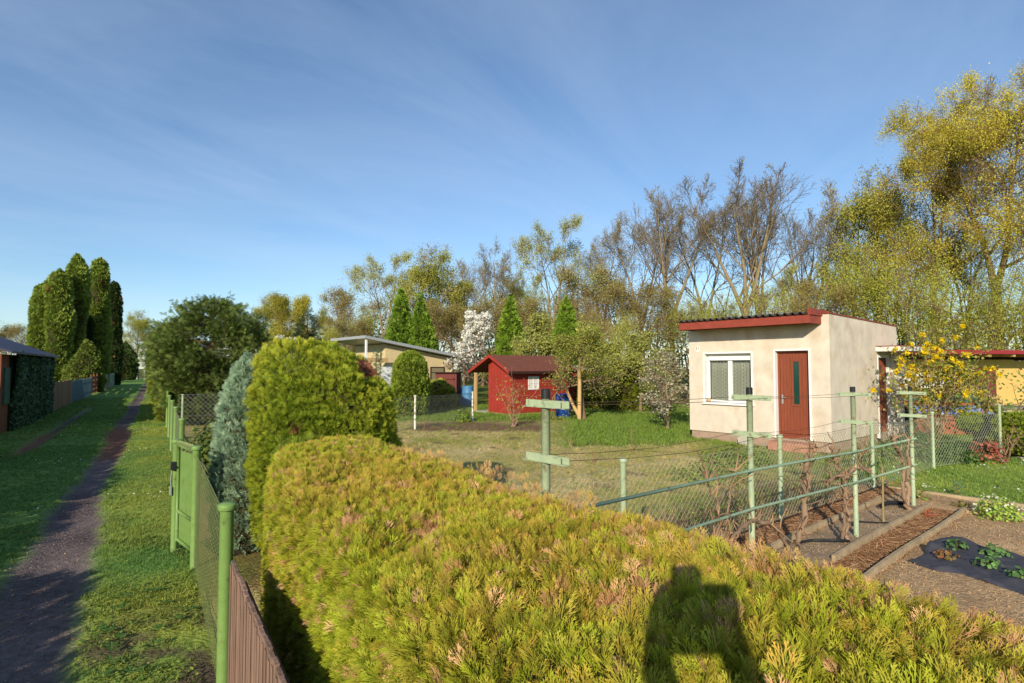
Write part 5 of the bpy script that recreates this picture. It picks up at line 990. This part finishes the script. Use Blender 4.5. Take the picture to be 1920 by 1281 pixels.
# pavilion
c = at(1702, 740, 24); pv = empty('garden_pavilion', (c[0], c[1], 0), .1, 'pale canvas garden pavilion behind the pool', 'pavilion')
mb = MB(); mb.add([(-1.3, -1.3, 1.35), (1.3, -1.3, 1.35), (1.3, 1.3, 1.35), (-1.3, 1.3, 1.35), (0, 0, 1.95)], [[0, 1, 4], [1, 2, 4], [2, 3, 4], [3, 0, 4]]); mb.build('canopy', M['canvas'], pv); mb = MB(); mb.bx(-1.3, 1.3, -1.31, -1.3, 1.2, 1.35); mb.bx(1.3, 1.31, -1.3, 1.3, 1.2, 1.35); mb.bx(-1.31, -1.3, -1.3, 1.3, 1.2, 1.35); mb.build('valance', M['canvas'], pv)
for x in (-1.25, 1.25):
    for y in (-1.25, 1.25): MB().box((x, y, .65), (.08, .08, 1.3)).build('post', M['white'], pv)
# grey terrace table and chair
c = at(1862, 790, 18); tb = empty('terrace_table', (c[0], c[1], 0), -.08, 'long grey wooden garden table covered with boards right of the pool', 'table'); MB().bx(-1.0, 1.6, -.5, .5, .72, .8).build('tabletop', M['grey_wood'], tb); 
for x in (-.9, 1.5):
    for y in (-.42, .42): MB().box((x, y, .36), (.08, .08, .72)).build('leg', M['grey_wood'], tb)
MB().bx(-.95, .9, -.46, -.43, .1, .7).build('side_panel', M['concrete'], tb)
c = at(1877, 760, 22); tb = empty('wooden_chair', (c[0], c[1], 0), .3, 'slatted wooden garden chair in front of the yellow cottage', 'chair'); MB().bx(-.28, .28, -.25, .25, .42, .46).build('seat', M['pale_wood'], tb); mb = MB()
for z in (.55, .68, .81): mb.bx(-.26, .26, .24, .27, z, z + .08)
mb.bx(-.28, -.24, .22, .27, .46, .95); mb.bx(.24, .28, .22, .27, .46, .95); mb.build('backrest', M['pale_wood'], tb)
for x in (-.26, .26):
    for y in (-.23, .23): MB().box((x, y, .21), (.05, .05, .42)).build('leg', M['pale_wood'], tb)
c = at(1908, 780, 15.5); ct = MB(); ct.bx(-.3, .5, -.3, .3, .3, .55); o = ct.build('plastic_crate', M['rail_green'], loc=(c[0], c[1], 0)); 
mb = MB(); mb.bx(-.36, .56, -.36, .36, .551, .59); mb.build('rim', M['rail_green'], o); MB().bx(-.25, .45, -.25, .25, 0, .299).build('base', M['black'], o); tag(o, 'pale green plastic planter box at the right edge', 'planter')
c = at(1862, 830, 13.4); mb = MB(); mb.lathe((0, 0, 0), [(0, 0), (.3, 0), (.36, .3), (.34, .62), (.25, .85), (.0, .95)], 18); V0 = mb.v[0][0]; V0 += (nz(V0, 5, 90)[:, None] * .05); tag(mb.build('garden_sack', M['black'], loc=(c[0], c[1], 0), smooth=True), 'black plastic sack standing between the box ball and the box mound', 'sack')
c = at(1812, 760, 19.5); mb = MB(); mb.lathe((0, 0, 0), [(.45, 0), (.5, .6), (.42, .95), (.1, 1.25), (0, 1.27)], 14); tag(mb.build('covered_grill', M['dark_green'], loc=(c[0], c[1], 0), smooth=True), 'thing under a dark green cover in front of the brown cottage door', 'cover')
mb = MB(); poly = [gr(*q)[:2] for q in ((1872, 852), (1905, 842), (1990, 836), (2080, 842), (1990, 858), (1915, 862))]; mb.prism([tuple(p) for p in poly][::-1], .0, .045); o = mb.build('paved_path', M['concrete']); bevel(o, .01); tag(o, kind='structure')
# ================================================================= trees
def tree_proto(seed, H=10, trunk_r=.2, split=.28, limbs=12, limb_len=.42, ang=(35, 65), up=.25, lv=3, kids=(7, 6, 4), ratio=.52, wob=.12, bark=C(120, 100, 76), tw=C(126, 104, 82),
               leaf=0, lsz=.13, lc=None, lspread=.28, leaders=1, taper=.9, env=None, twr=.007, droop=0):
    rng = np.random.default_rng(seed); tm, cm = MB(), MB(); tips = []
    def norm(v): return v / np.linalg.norm(v)
    def grow(p, d, L, r, level, up_):
        n = (7, 6, 5, 4, 3)[level]; P = [p]; q = p.copy(); dd = d.copy()
        for i in range(n - 1): dd = norm(dd + rng.normal(0, wob * (1 + .5 * level), 3) + np.array([0, 0, up_ * .22])); q = q + dd * L / (n - 1); P.append(q)
        P = np.array(P); R = np.linspace(r, max(r * .25, twr), n)
        sides = (9, 6, 4, 3, 3)[level]; mb = tm if level <= 1 else cm; mb.tube(P, R, sides, 0, (bark if level <= 1 else tw) * rng.uniform(.8, 1.2), cap=False)
        if level >= lv - 1: tips.append(P[1:])
        if level >= lv: return
        nk = kids[level - 1] if level > 0 else 0
        for k in range(nk):
            t = (k + rng.uniform(.2, 1)) / nk; t = .25 + .75 * t if level == 1 else .15 + .85 * t; i = min(int(t * (n - 1)), n - 2); f = t * (n - 1) - i; b = P[i] * (1 - f) + P[i + 1] * f if t < 1 else P[-1]
            dd = norm(P[i + 1] - P[i]); a = math.radians(rng.uniform(*ang) * .85); s = norm(np.cross(dd, rng.normal(size=3))); nd = norm(dd * math.cos(a) + s * math.sin(a) + np.array([0, 0, up * .6 - droop * level * .3]))
            grow(b, nd, L * ratio * (1.15 - .55 * t) * rng.uniform(.7, 1.2), max(np.interp(t, [0, 1], [R[0], R[-1]]) * .6, twr), level + 1, up)
    # trunk(s)
    base = np.zeros(3); P0 = []
    heads = [(base, np.array([rng.normal(0, .03), rng.normal(0, .03), 1.]), H * .96, trunk_r)]
    P = [base]; q = base; dd = norm(heads[0][1]); n = 12; Lt = H * (.97 if leaders == 1 else split + .05)
    for i in range(n - 1): dd = norm(dd + rng.normal(0, .035, 3) + [0, 0, .06]); q = q + dd * Lt / (n - 1); P.append(q)
    P = np.array(P); R = np.linspace(trunk_r, trunk_r * (.12 if leaders == 1 else .8), n); R[0] *= 1.35; tm.tube(P, R, 10, 0, bark, cap=False)
    stems = [(P, R, split)]
    if leaders > 1:
        stems = []
        for k in range(leaders):
            a = 2 * math.pi * k / leaders + rng.uniform(-.4, .4); sp = math.radians(rng.uniform(10, 26)); d = norm(np.array([math.cos(a) * math.sin(sp), math.sin(a) * math.sin(sp), math.cos(sp)])); q = P[-1].copy(); Q = [q]; Ll = (H - P[-1][2]) * rng.uniform(.85, 1.02)
            for i in range(n - 1): d = norm(d + rng.normal(0, .06, 3) + [0, 0, .05]); q = q + d * Ll / (n - 1); Q.append(q)
            Q = np.array(Q); R2 = np.linspace(trunk_r * .62, trunk_r * .08, n); tm.tube(Q, R2, 8, 0, bark, cap=False); stems.append((Q, R2, .12))
    per = max(3, limbs // len(stems))
    for Q, R2, s0 in stems:
        for k in range(per):
            t = s0 + (1 - s0) * (k + rng.uniform(0, 1)) / per; t = min(t, .985); i = min(int(t * (n - 1)), n - 2); f = t * (n - 1) - i; b = Q[i] * (1 - f) + Q[i + 1] * f; zr = (t - s0) / (1 - s0)
            e = (env(zr) if env else (1.0 - .62 * zr)); a = math.radians(rng.uniform(*ang)) * (1.1 - .4 * zr); az = k * 2.4 + rng.uniform(-.5, .5); d = norm(np.array([math.cos(az) * math.sin(a), math.sin(az) * math.sin(a), math.cos(a)]))
            grow(b, d, H * limb_len * e * rng.uniform(.8, 1.15), np.interp(t, [0, 1], [R2[0], R2[-1]]) * .5 + .01, 1, up)
    T = np.concatenate(tips)
    if leaf:
        wt = np.clip(.55 + nz(T, 1.1, seed + 5, 2), .08, 1) ** 1.3; k = rng.choice(len(T), leaf, p=wt / wt.sum()); P = T[k] + rng.normal(0, lspread, (leaf, 3)); f = np.clip(.5 + .4 * nz(P, .9, seed) + rng.normal(0, .22, leaf), 0, 1)
        cm.scatter(iv_leaf, Lf, P, rots(sphere_dirs(rng, leaf) + [0, 0, .5], rng.uniform(0, 6.3, leaf)), rng.uniform(.55, 1.35, leaf) * lsz, lerp(lc[0], lc[1], f) * rng.uniform(.8, 1.2, (leaf, 1)), 1)
    return tm, cm
PROTO = {}
def make_proto(key, **k):
    tm, cm = tree_proto(**k); V = np.concatenate([a for a, _ in cm.v]); ctr = np.median(V[:, :2], 0)
    for q in tm.v + cm.v: q[0][:, :2] -= ctr * np.clip(q[0][:, 2:3] / k['H'], 0, 1)
    PROTO[key] = (tm, cm, np.percentile(V[:, 2], 99.6), [None, None])
def plant_tree(key, p, h, wsc, rz, label, cat='tree', group=None, name='tree'):
    tm, cm, H, me = PROTO[key]; root = empty(name, p, rz, label, cat, group); s = h / H; root.scale = (s * wsc, s * wsc, s)
    if me[0] is None:
        a = tm.build('trunk', M['bark'], root, smooth=True); b = cm.build('crown', [M['twig'], M['leaf_tree']], root); me[0], me[1] = a.data, b.data
    else:
        for nm, d in (('trunk', me[0]), ('crown', me[1])): o = bpy.data.objects.new(nm, d); COL.objects.link(o); o.parent = root
    return root
SG = (C(134, 142, 66), C(190, 184, 88)); YG = (C(176, 166, 62), C(218, 204, 84)); BR = (C(146, 132, 80), C(184, 172, 100)); LG = (C(156, 166, 104), C(198, 200, 134)); OL = (C(100, 104, 40), C(150, 138, 60))
GB = C(130, 116, 92)
make_proto('bare', seed=1, H=20, trunk_r=.36, split=.3, limbs=18, limb_len=.36, ang=(22, 42), up=.16, leaders=3, kids=(8, 5, 4), ratio=.62, wob=.08, leaf=1500, lsz=.1, lc=BR, lspread=.15, bark=GB, tw=C(110, 98, 82), twr=.012, lv=4)
make_proto('bare_wide', seed=2, H=20, trunk_r=.4, split=.3, limbs=16, limb_len=.4, ang=(32, 56), up=.14, leaders=2, kids=(8, 5, 4), ratio=.62, wob=.1, leaf=4200, lsz=.12, lc=BR, lspread=.2, bark=GB, tw=C(112, 98, 80), twr=.012, lv=4)
make_proto('sparse', seed=3, H=18, trunk_r=.3, split=.34, limbs=13, limb_len=.42, ang=(35, 60), up=.3, leaders=2, kids=(7, 6, 4), leaf=14000, lsz=.115, lc=LG, lspread=.3, bark=GB, twr=.013, lv=4)
make_proto('spring', seed=4, H=16, trunk_r=.3, split=.25, limbs=14, limb_len=.42, ang=(40, 70), up=.2, kids=(7, 6, 4), leaf=28000, lsz=.12, lc=SG, lspread=.42, bark=C(100, 86, 62), twr=.012, lv=4)
make_proto('gold', seed=5, H=24, trunk_r=.5, split=.3, limbs=18, limb_len=.44, ang=(35, 70), up=.16, leaders=2, kids=(9, 6, 5), ratio=.58, leaf=76000, lsz=.095, lc=YG, lspread=.36, bark=C(138, 118, 80), tw=C(116, 92, 58), twr=.012, lv=4, wob=.13)
make_proto('brown', seed=6, H=12, trunk_r=.2, split=.15, limbs=16, limb_len=.42, ang=(30, 60), up=.3, leaders=3, kids=(8, 6, 4), leaf=15000, lsz=.095, lc=BR, lspread=.45, bark=C(110, 88, 64), twr=.012, lv=4)
make_proto('birch', seed=7, H=14, trunk_r=.18, split=.2, limbs=18, limb_len=.3, ang=(30, 50), up=.2, kids=(8, 6, 4), leaf=28000, lsz=.13, lc=(C(156, 152, 62), C(198, 188, 82)), lspread=.5, bark=C(190, 184, 160), twr=.01, lv=4, droop=.4)
make_proto('green', seed=8, H=11, trunk_r=.16, split=.12, limbs=18, limb_len=.40, ang=(35, 65), up=.2, leaders=3, kids=(8, 6, 4), leaf=16000, lsz=.085, lc=(C(158, 168, 70), C(210, 204, 92)), lspread=.8, bark=C(110, 96, 66), twr=.01, lv=4)
WOOD = [  # px, top, Y, kind, width, label
 (258, 583, 100, 'spring', 1.0, 'pale spring-green tree at the far end of the lane'), (283, 612, 112, 'bare_wide', .9, 'leaning dark-limbed tree beside the pale green one at the lane end'),
 (20, 612, 70, 'brown', 1.5, 'half-bare bushy tree behind the slate roofs at the left edge'), (-40, 590, 64, 'brown', 1.3, 'half-bare tree at the extreme left edge behind the roofs'),
 (497, 556, 88, 'spring', .9, 'olive-green tree at the left end of the wood, right of the spruce'), (527, 552, 72, 'birch', 1.0, 'yellow-green weeping birch left of the small dark spruce'), (560, 556, 90, 'birch', .9, 'bright green birch behind the small dark spruce'), (606, 575, 92, 'spring', .8, 'low olive tree in the dip of the treeline'),
 (652, 540, 86, 'brown', 1.1, 'brownish budding tree left of the two pointed thujas'), (690, 572, 74, 'green', .95, 'green rounded tree directly behind the cream house roof'), (668, 600, 68, 'brown', 1.3, 'low brown shrubby tree over the cream house'), (628, 600, 70, 'green', 1.2, 'low green tree between small spruce and cream house'),
 (722, 478, 70, 'sparse', 1.0, 'pale-leaved tree at the left shoulder of the tall wood'), (802, 464, 66, 'spring', 1.05, 'tall green tree with dark limbs above the right pointed thuja'), (848, 500, 74, 'spring', .9, 'green tree behind the dark-limbed one'), (880, 486, 84, 'bare', .8, 'small grey bare tree in the gap left of the brown crown'), (930, 460, 68, 'bare_wide', .78, 'grey-brown tree with layered bare crown above the white blossom'),
 (985, 510, 78, 'sparse', .9, 'pale sparse tree behind the slim dark thuja'), (1040, 414, 60, 'sparse', .82, 'lone tall tree with twisted pale crown above the pointed thuja'), (1130, 430, 66, 'bare_wide', .7, 'brown bare tree between the twisted tree and the large bare trees'),
 (1205, 385, 58, 'bare_wide', .78, 'leftmost of the large bare trees'), (1262, 356, 56, 'bare', .95, 'broad bare tree left of the tallest bare tree'), (1325, 372, 60, 'bare_wide', .75, 'crooked bare tree just left of the tallest bare tree'), (1392, 312, 52, 'bare', 1.05, 'tallest bare tree with upright fan of limbs above the hut roof'),
 (1425, 345, 58, 'bare', .8, 'bare tree touching the tallest one on its right'), (1525, 382, 62, 'bare', .8, 'thin silvery bare tree standing right of the gap'), (1490, 500, 64, 'sparse', .8, 'low pale-leaved tree filling the gap right of the hut roof'),
 (1605, 335, 54, 'bare_wide', .8, 'tall brown-crowned tree left of the golden trees'), (1655, 320, 50, 'spring', .78, 'yellow-green tree under the shoulder of the golden tree'), (1760, 232, 47, 'gold', .72, 'golden-leaved tree on the left flank of the biggest tree'), (1868, 128, 43, 'gold', .82, 'biggest golden-leaved tree with thick forked trunk at right'),
 (1975, 120, 41, 'gold', .8, 'golden-leaved tree cut by the right edge'), (1815, 420, 50, 'bare', .9, 'bare dark-trunked tree inside the golden trees'), (1700, 400, 56, 'bare_wide', .8, 'bare tree behind the golden flank tree')]
rngT = np.random.default_rng(21)
for px, ty, Y, kd, ws, lab in WOOD:
    b = at(px, 700, Y); h = at(px, ty, Y)[2]; plant_tree(kd, (b[0], b[1], 0), h, ws, rngT.uniform(0, 6.28), lab, 'tree', 'trees of the wood behind the gardens')
LOW = [(905, 560, 62, 'brown', 1.3, 'brown twiggy low tree left of the slim dark thuja'), (870, 590, 58, 'brown', 1.2, 'brown thicket tree behind the white blossom'), (985, 560, 60, 'brown', 1.2, 'brown thicket tree right of the slim dark thuja'), (1110, 500, 60, 'brown', 1.1, 'reddish brown budding tree over the apple tree'), (1170, 520, 55, 'brown', 1.2, 'brown thicket tree left of the bare trunks'), (1235, 540, 52, 'brown', 1.1, 'brown thicket tree by the bare trunks above the blossoming tree'),
 (1300, 560, 50, 'green', 1.2, 'green undergrowth tree behind the left roof corner of the hut'), (1350, 545, 54, 'green', 1.1, 'green undergrowth tree behind the middle of the hut roof'), (1445, 520, 52, 'green', 1.0, 'green undergrowth tree at the right of the tallest bare tree'), (1540, 520, 50, 'brown', 1.1, 'brown low tree behind the hut parapet'), (1590, 450, 50, 'green', .55, 'green low tree right behind the hut parapet'), (1650, 480, 46, 'green', .8, 'bright green tree above the far corner of the hut'),
 (1725, 475, 42, 'green', .85, 'bright green tree above the yellow-flowered shrub'), (1790, 545, 40, 'green', 1.0, 'bright green tree above the brown cottage door'), (1872, 485, 39, 'green', .8, 'bright green low tree at the foot of the biggest tree'), (1938, 540, 38, 'green', 1.1, 'bright green tree at the right edge over the cottage'), (1060, 540, 66, 'spring', 1.0, 'olive low tree behind the pointed thuja'), (960, 520, 72, 'green', 1.0, 'olive low tree in the dark of the wood'), (820, 560, 60, 'brown', 1.2, 'brown thicket tree right of the pointed thujas')]
for px, ty, Y, kd, ws, lab in LOW:
    b = at(px, 700, Y); h = at(px, ty, Y)[2]; plant_tree(kd, (b[0], b[1], 0), h, ws, rngT.uniform(0, 6.28), lab, 'tree', 'low trees in front of the wood')
# distant mass
mb = MB(); rng = np.random.default_rng(55); n = 17000; px = rng.uniform(430, 2080, n); Y = np.interp(px, [430, 900, 1300, 2080], [100, 84, 74, 62]) + rng.uniform(-5, 12, n); X = (px - 960) / 1080 * Y
top = np.interp(px, [430, 640, 720, 1000, 1300, 1500, 1700, 2080], [8, 7.5, 10, 9, 8, 7, 8, 9]) * (1 + .25 * nz(np.c_[X, Y], .25, 56)); z = rng.uniform(0, 1, n) ** .8 * top; P = np.c_[X, Y, z]
f = np.clip(.5 + .5 * nz(P, .22, 57) + rng.normal(0, .15, n), 0, 1); mb.scatter(iv_leaf, Lf, P, rots(sphere_dirs(rng, n), rng.uniform(0, 6, n)), rng.uniform(.2, .5, n), lerp(C(116, 96, 58), C(118, 130, 58), f) * rng.uniform(.7, 1.15, (n, 1)))
for k in range(170): x = rng.uniform(430, 2080); y = np.interp(x, [430, 900, 1300, 2080], [98, 82, 72, 60]) + rng.uniform(-4, 9); h = rng.uniform(8, 16) * (.6 if x < 700 else 1); q = np.array([(x - 960) / 1080 * y, y, 0]); mb.tube([q, q + [rng.normal(0, .3), rng.normal(0, .3), h * .35], q + [rng.normal(0, .9), rng.normal(0, .8), h * .65], q + [rng.normal(0, 2.2), rng.normal(0, .8), h]], [.15, .11, .07, .02], 5, 0, C(100, 88, 68) * rng.uniform(.5, 1.1), cap=False)
tag(mb.build('distant_wood', M['leaf_tree']), 'far part of the wood seen as a mass of stems and young leaves', 'wood', kind='stuff')
# ---------------------------------------------------------------- fruit trees and blossom
make_proto('apple', seed=12, H=3.4, trunk_r=.13, split=.42, limbs=13, limb_len=.62, ang=(60, 88), up=.12, kids=(9, 6, 4), ratio=.45, leaf=11000, lsz=.055, lc=(C(136, 142, 60), C(186, 184, 92)), lspread=.13, bark=C(128, 106, 80), tw=C(122, 104, 80), twr=.007, lv=4, wob=.2, env=lambda t: 1.05 - .55 * t)
make_proto('apple2', seed=13, H=4, trunk_r=.1, split=.2, limbs=14, limb_len=.42, ang=(30, 60), up=.3, kids=(8, 6, 4), leaf=5500, lsz=.085, lc=(C(136, 142, 66), C(186, 186, 102)), lspread=.16, bark=C(120, 104, 80), tw=C(120, 104, 84), twr=.008, lv=4)
make_proto('blossom', seed=14, H=4, trunk_r=.09, split=.15, limbs=16, limb_len=.36, ang=(40, 70), up=.15, kids=(8, 6, 4), leaf=4200, lsz=.085, lc=(C(206, 202, 190), C(240, 238, 228)), lspread=.07, bark=C(110, 96, 80), tw=C(130, 118, 104), twr=.008, lv=4)
make_proto('appleblossom', seed=15, H=3, trunk_r=.06, split=.2, limbs=14, limb_len=.42, ang=(40, 75), up=.15, kids=(8, 6, 4), leaf=2600, lsz=.065, lc=(C(140, 148, 84), C(216, 206, 190)), lspread=.11, bark=C(130, 112, 88), tw=C(120, 100, 80), twr=.006, lv=4)
def at0(px, Y): p = at(px, 700, Y); return (p[0], p[1], 0)
plant_tree('apple', tuple(gr(1092, 786)), 3.5, 1.25, .6, 'old low-spreading apple tree with crooked trunk between the red shed and the hut')
FR = [('apple2', 1010, 33, 590, 1.0, 'slender budding fruit tree above the red shed roof'), ('green', 1170, 33, 580, .55, 'fresh bright yellow-green tree behind the old apple tree'), ('apple2', 1105, 30, 605, .9, 'budding fruit tree directly behind the old apple tree'), ('apple2', 1200, 26, 625, 1.1, 'budding fruit tree left of the blossoming apple by the hut'), ('brown', 1118, 36, 580, .5, 'reddish-leaved small tree behind the apple trees'), ('apple2', 1150, 28, 640, 1.0, 'low budding fruit tree over the back hedge'), ('apple2', 918, 36, 655, .8, 'budding tree in front of the white blossom, over the shed gable'), ('apple2', 975, 31, 640, .8, 'thin budding fruit tree beside the slim dark thuja'), ('apple2', 1240, 23, 655, .9, 'twiggy fruit tree at the left wall of the hut')]
for kd, px, Y, ty, ws, lab in FR: plant_tree(kd, at0(px, Y), at(px, ty, Y)[2], ws, rngT.uniform(0, 6.28), lab, 'tree', 'fruit trees in the gardens')
plant_tree('blossom', at0(890, 36), at(890, 586, 36)[2], 1.05, 1.0, 'snow-white blossoming tree above the red shed', 'tree'); plant_tree('blossom', at0(528, 40), at(528, 632, 40)[2], 1.3, 2.0, 'white blossoming tree showing just above the round thuja', 'tree')
plant_tree('appleblossom', tuple(gr(1252, 806)), 2.5, 1.15, 2.0, 'apple tree in pink-white blossom leaning at the left wall of the hut', 'tree')
mb = MB(); p = gr(1086, 787); mb.tube([(0, 0, 0), (.02, 0, 1.4), (.0, 0, 1.95)], .075, 10); mb.tube([(.0, .0, .15), (-.25, 0, .6), (-.55, 0, 1.3), (-.9, .0, 1.9)], [.07, .06, .05, .04], 8); o = mb.build('support_stake', M['pale_wood'], loc=(p[0] - .02, p[1] - .2, 0), smooth=True); tag(o, 'pale round wooden stake propping the old apple tree', 'stake')
# dark small spruce above the house and the big spruce by the lane
def spruce(name, p, H, R, n_wh, cb, ct, label, seed, nspr, ssz, droop=.1, bare=0, egg=False):
    rng = np.random.default_rng(seed); root = empty(name, p, 0, label, 'spruce'); tm, fm = MB(), MB(); tm.tube([(0, 0, 0), (0, 0, H * .97)], [H * .025, .01], 8, 0, C(90, 74, 56)); Ps, Ds = [], []
    for i in range(n_wh):
        t = (i + rng.uniform(0, 1)) / n_wh; z = H * (.06 + .9 * t); env = (math.sin(math.pi * min(1, .16 + t * .82)) ** .8 if egg else (1 - t) ** .85) ; L = R * env * rng.uniform(.8, 1.15); a = rng.uniform(0, 6.28); d = np.array([math.cos(a), math.sin(a), rng.uniform(-droop, .35 if egg else .1)]); m = 7
        P = np.array([np.array([0, 0, z]) + d * L * u + np.array([0, 0, -.25 * L * u * (1 - u) * 1.2 + .12 * L * u ** 2]) for u in np.linspace(0, 1, m)]); tm.tube(P, np.linspace(.02, .006, m), 4, 0, C(90, 74, 56), cap=False)
        k = max(4, int(nspr * L / R / n_wh)); u = rng.uniform(.3, 1, k) ** .7; Q = np.array([0, 0, z]) + d * (L * u)[:, None]; Q[:, 2] += -.25 * L * u * (1 - u) * 1.2 + .12 * L * u ** 2; side_ = np.array([-d[1], d[0], 0]); s2 = rng.uniform(-1, 1, k) * (1.1 - u) * L * .42; Q += side_ * s2[:, None] + rng.normal(0, ssz * .4, Q.shape)
        Ps.append(Q); Ds.append(d + side_ * np.sign(s2)[:, None] * .6 + rng.normal(size=(k, 3)) * .35 + [0, 0, .15])
    P, D = np.concatenate(Ps), np.concatenate(Ds); n = len(P); g = np.clip(.5 + .4 * nz(P, 2, seed) + rng.normal(0, .25, n), 0, 1); sprays(fm, rng, P, D, rng.uniform(.7, 1.3, n) * ssz, lerp(cb[0], cb[1], g), lerp(ct[0], ct[1], g), SP_MD, 1.6); tm.build('trunk', M['bark'], root); fm.build('foliage', M['leaf'], root); return root
b = at(398, 700, 20); spruce('dark_spruce', (b[0], b[1], 0), 4.5, 2.0, 380, (C(40, 60, 28), C(72, 94, 42)), (C(100, 124, 54), C(156, 170, 80)), 'large bushy dark spruce standing just inside the lane fence', 5, 30000, .17, .1, egg=True)
b = at(318, 700, 21.5); shell_shrub('clipped_yew', (b[0], b[1], 0), [(0, .25), (.8, .45), (1.8, .75), (2.8, .75), (3.4, .4), (3.7, .03)], 7000, .13, (C(70, 92, 26), C(96, 112, 32)), (C(126, 140, 40), C(158, 164, 60)), 'yellowish-green yew bulging over the lane fence at the spruce', 'yew', lump=.15, lib=SP_MD, seed=90)
b = at(575, 700, 46); spruce('small_spruce', (b[0], b[1], 0), 6.6, 2.3, 120, (C(40, 56, 34), C(60, 74, 44)), (C(70, 88, 50), C(100, 112, 70)), 'dark layered spruce left of the cream house against the wood', 6, 4500, .42, .25)
b = at(705, 700, 31); spruce('young_spruce', (b[0], b[1], 0), 2.9, .5, 60, (C(70, 90, 70), C(90, 108, 84)), (C(110, 130, 100), C(140, 156, 124)), 'thin young blue spruce in front of the cream house gable', 8, 700, .2, .1)
# ================================================================= the photographer, standing behind the camera, arms raised
ph = bpy.data.meshes.new('person'); vs = {}; names = []; E = []
def J(n, p, r, par=None):
    vs[n] = (p, r); names.append(n)
    if par: E.append((names.index(par), len(names) - 1))
fw = Vector((math.sin(math.radians(17)), math.cos(math.radians(17)), 0)); rt = Vector((fw.y, -fw.x, 0))
O = Vector((0, 0, 0)) - fw * .42 - rt * .19
O = -fw * .40 + rt * .26
def Q(f, r, z): return tuple(O + fw * f + rt * r + Vector((0, 0, z)))
def Hq(f, r, z): return tuple(fw * f + rt * r + Vector((0, 0, z)))
J('pelvis', Q(0, 0, .93), .15); J('waist', Q(0, 0, 1.08), .135, 'pelvis'); J('chest', Q(.0, 0, 1.28), .16, 'waist'); J('neck0', Q(0, 0, 1.43), .07, 'chest'); J('neck', Q(.02, 0, 1.51), .055, 'neck0')
for s, n in ((-1, 'l'), (1, 'r')):
    J('sh' + n, Q(0, s * .17, 1.40), .065, 'chest'); J('el' + n, Hq(-.2, s * .1 + .12, 1.71), .045, 'sh' + n); J('wr' + n, Hq(-.1, s * .085 + .01, 1.93), .034, 'el' + n)
    J('pa' + n, Hq(-.09, s * .085, 2.01), .036, 'wr' + n)
    J('hip' + n, Q(0, s * .1, .87), .1, 'pelvis'); J('kn' + n, Q(.03, s * .11, .47), .065, 'hip' + n); J('an' + n, Q(-.02, s * .12, .09), .045, 'kn' + n); J('to' + n, Q(.16, s * .14, .035), .035, 'an' + n)
    for k in range(4): a = Hq(-.07, s * .08, 2.09 - .02 * k); b = Hq(-.06, s * .05, 2.095 - .02 * k); J('f%d%s' % (k, n), a, .010, 'pa' + n); J('g%d%s' % (k, n), b, .008, 'f%d%s' % (k, n))
    J('th' + n, Hq(-.1, s * .05, 2.03), .011, 'pa' + n)
ph.from_pydata([vs[n][0] for n in names], E, []); po = bpy.data.objects.new('person', ph); COL.objects.link(po)
m = po.modifiers.new('skin', 'SKIN'); 
for i, n in enumerate(names): ph.skin_vertices[0].data[i].radius = (vs[n][1], vs[n][1])
ph.skin_vertices[0].data[0].use_root = True
po.modifiers.new('sub', 'SUBSURF').levels = 1; po.modifiers['sub'].render_levels = 2
cloth = mat('jacket', C(60, 66, 84), rough=.9, noise=.1, nscale=10); skin = mat('skin', C(196, 150, 124), rough=.6); ph.materials.append(cloth)
mb = MB(); hc = np.array(Q(.04, 0, 1.63)); mb.lathe((0, 0, 0), [(0, -.125), (.04, -.12), (.062, -.08), (.075, -.02), (.08, .03), (.074, .08), (.05, .112), (0, .125)], 20); V = mb.v[0][0]; V[:, 0] *= 1.0; V[:, 1] *= 1.18
mb.lathe((0, .092, -.01), [(0, .03), (.012, .0), (.017, -.02), (.0, -.03)], 8)
for s in (-1, 1): mb.lathe((s * .08, .0, -.01), [(0, .03), (.014, .015), (.012, -.02), (0, -.03)], 8); mb.lathe((s * .03, .083, .012), [(0, .012), (.014, 0), (0, -.012)], 8)
hd2 = mb.build('head', skin, po, smooth=True, loc=tuple(hc), rz=-math.radians(17))
mb = MB(); mb.lathe((0, -.012, .012), [(.08, -.03), (.087, .02), (.082, .075), (.055, .118), (0, .13)], 20); V = mb.v[0][0]; V[:, 1] *= 1.2; mb.build('hair', mat('hair', C(50, 38, 30), rough=.8), po, smooth=True, loc=tuple(hc), rz=-math.radians(17))
tag(po, 'person in a dark jacket holding a camera up to take the picture over the hedge', 'person')
mb = MB(); mb.box((0, -.09, .03), (.17, .06, .15)); mb.box((-.045, -.09, .135), (.08, .06, .065)); o = mb.build('camera_body', M['black'], loc=(0, 0, HCAM)); bevel(o, .008); mb = MB(); mb.tube([(0, -.06, 0), (0, -.012, 0)], .03, 16); mb.build('lens', M['black'], o); o.rotation_euler.x = PITCH; tag(o, 'black camera held by the photographer', 'camera')
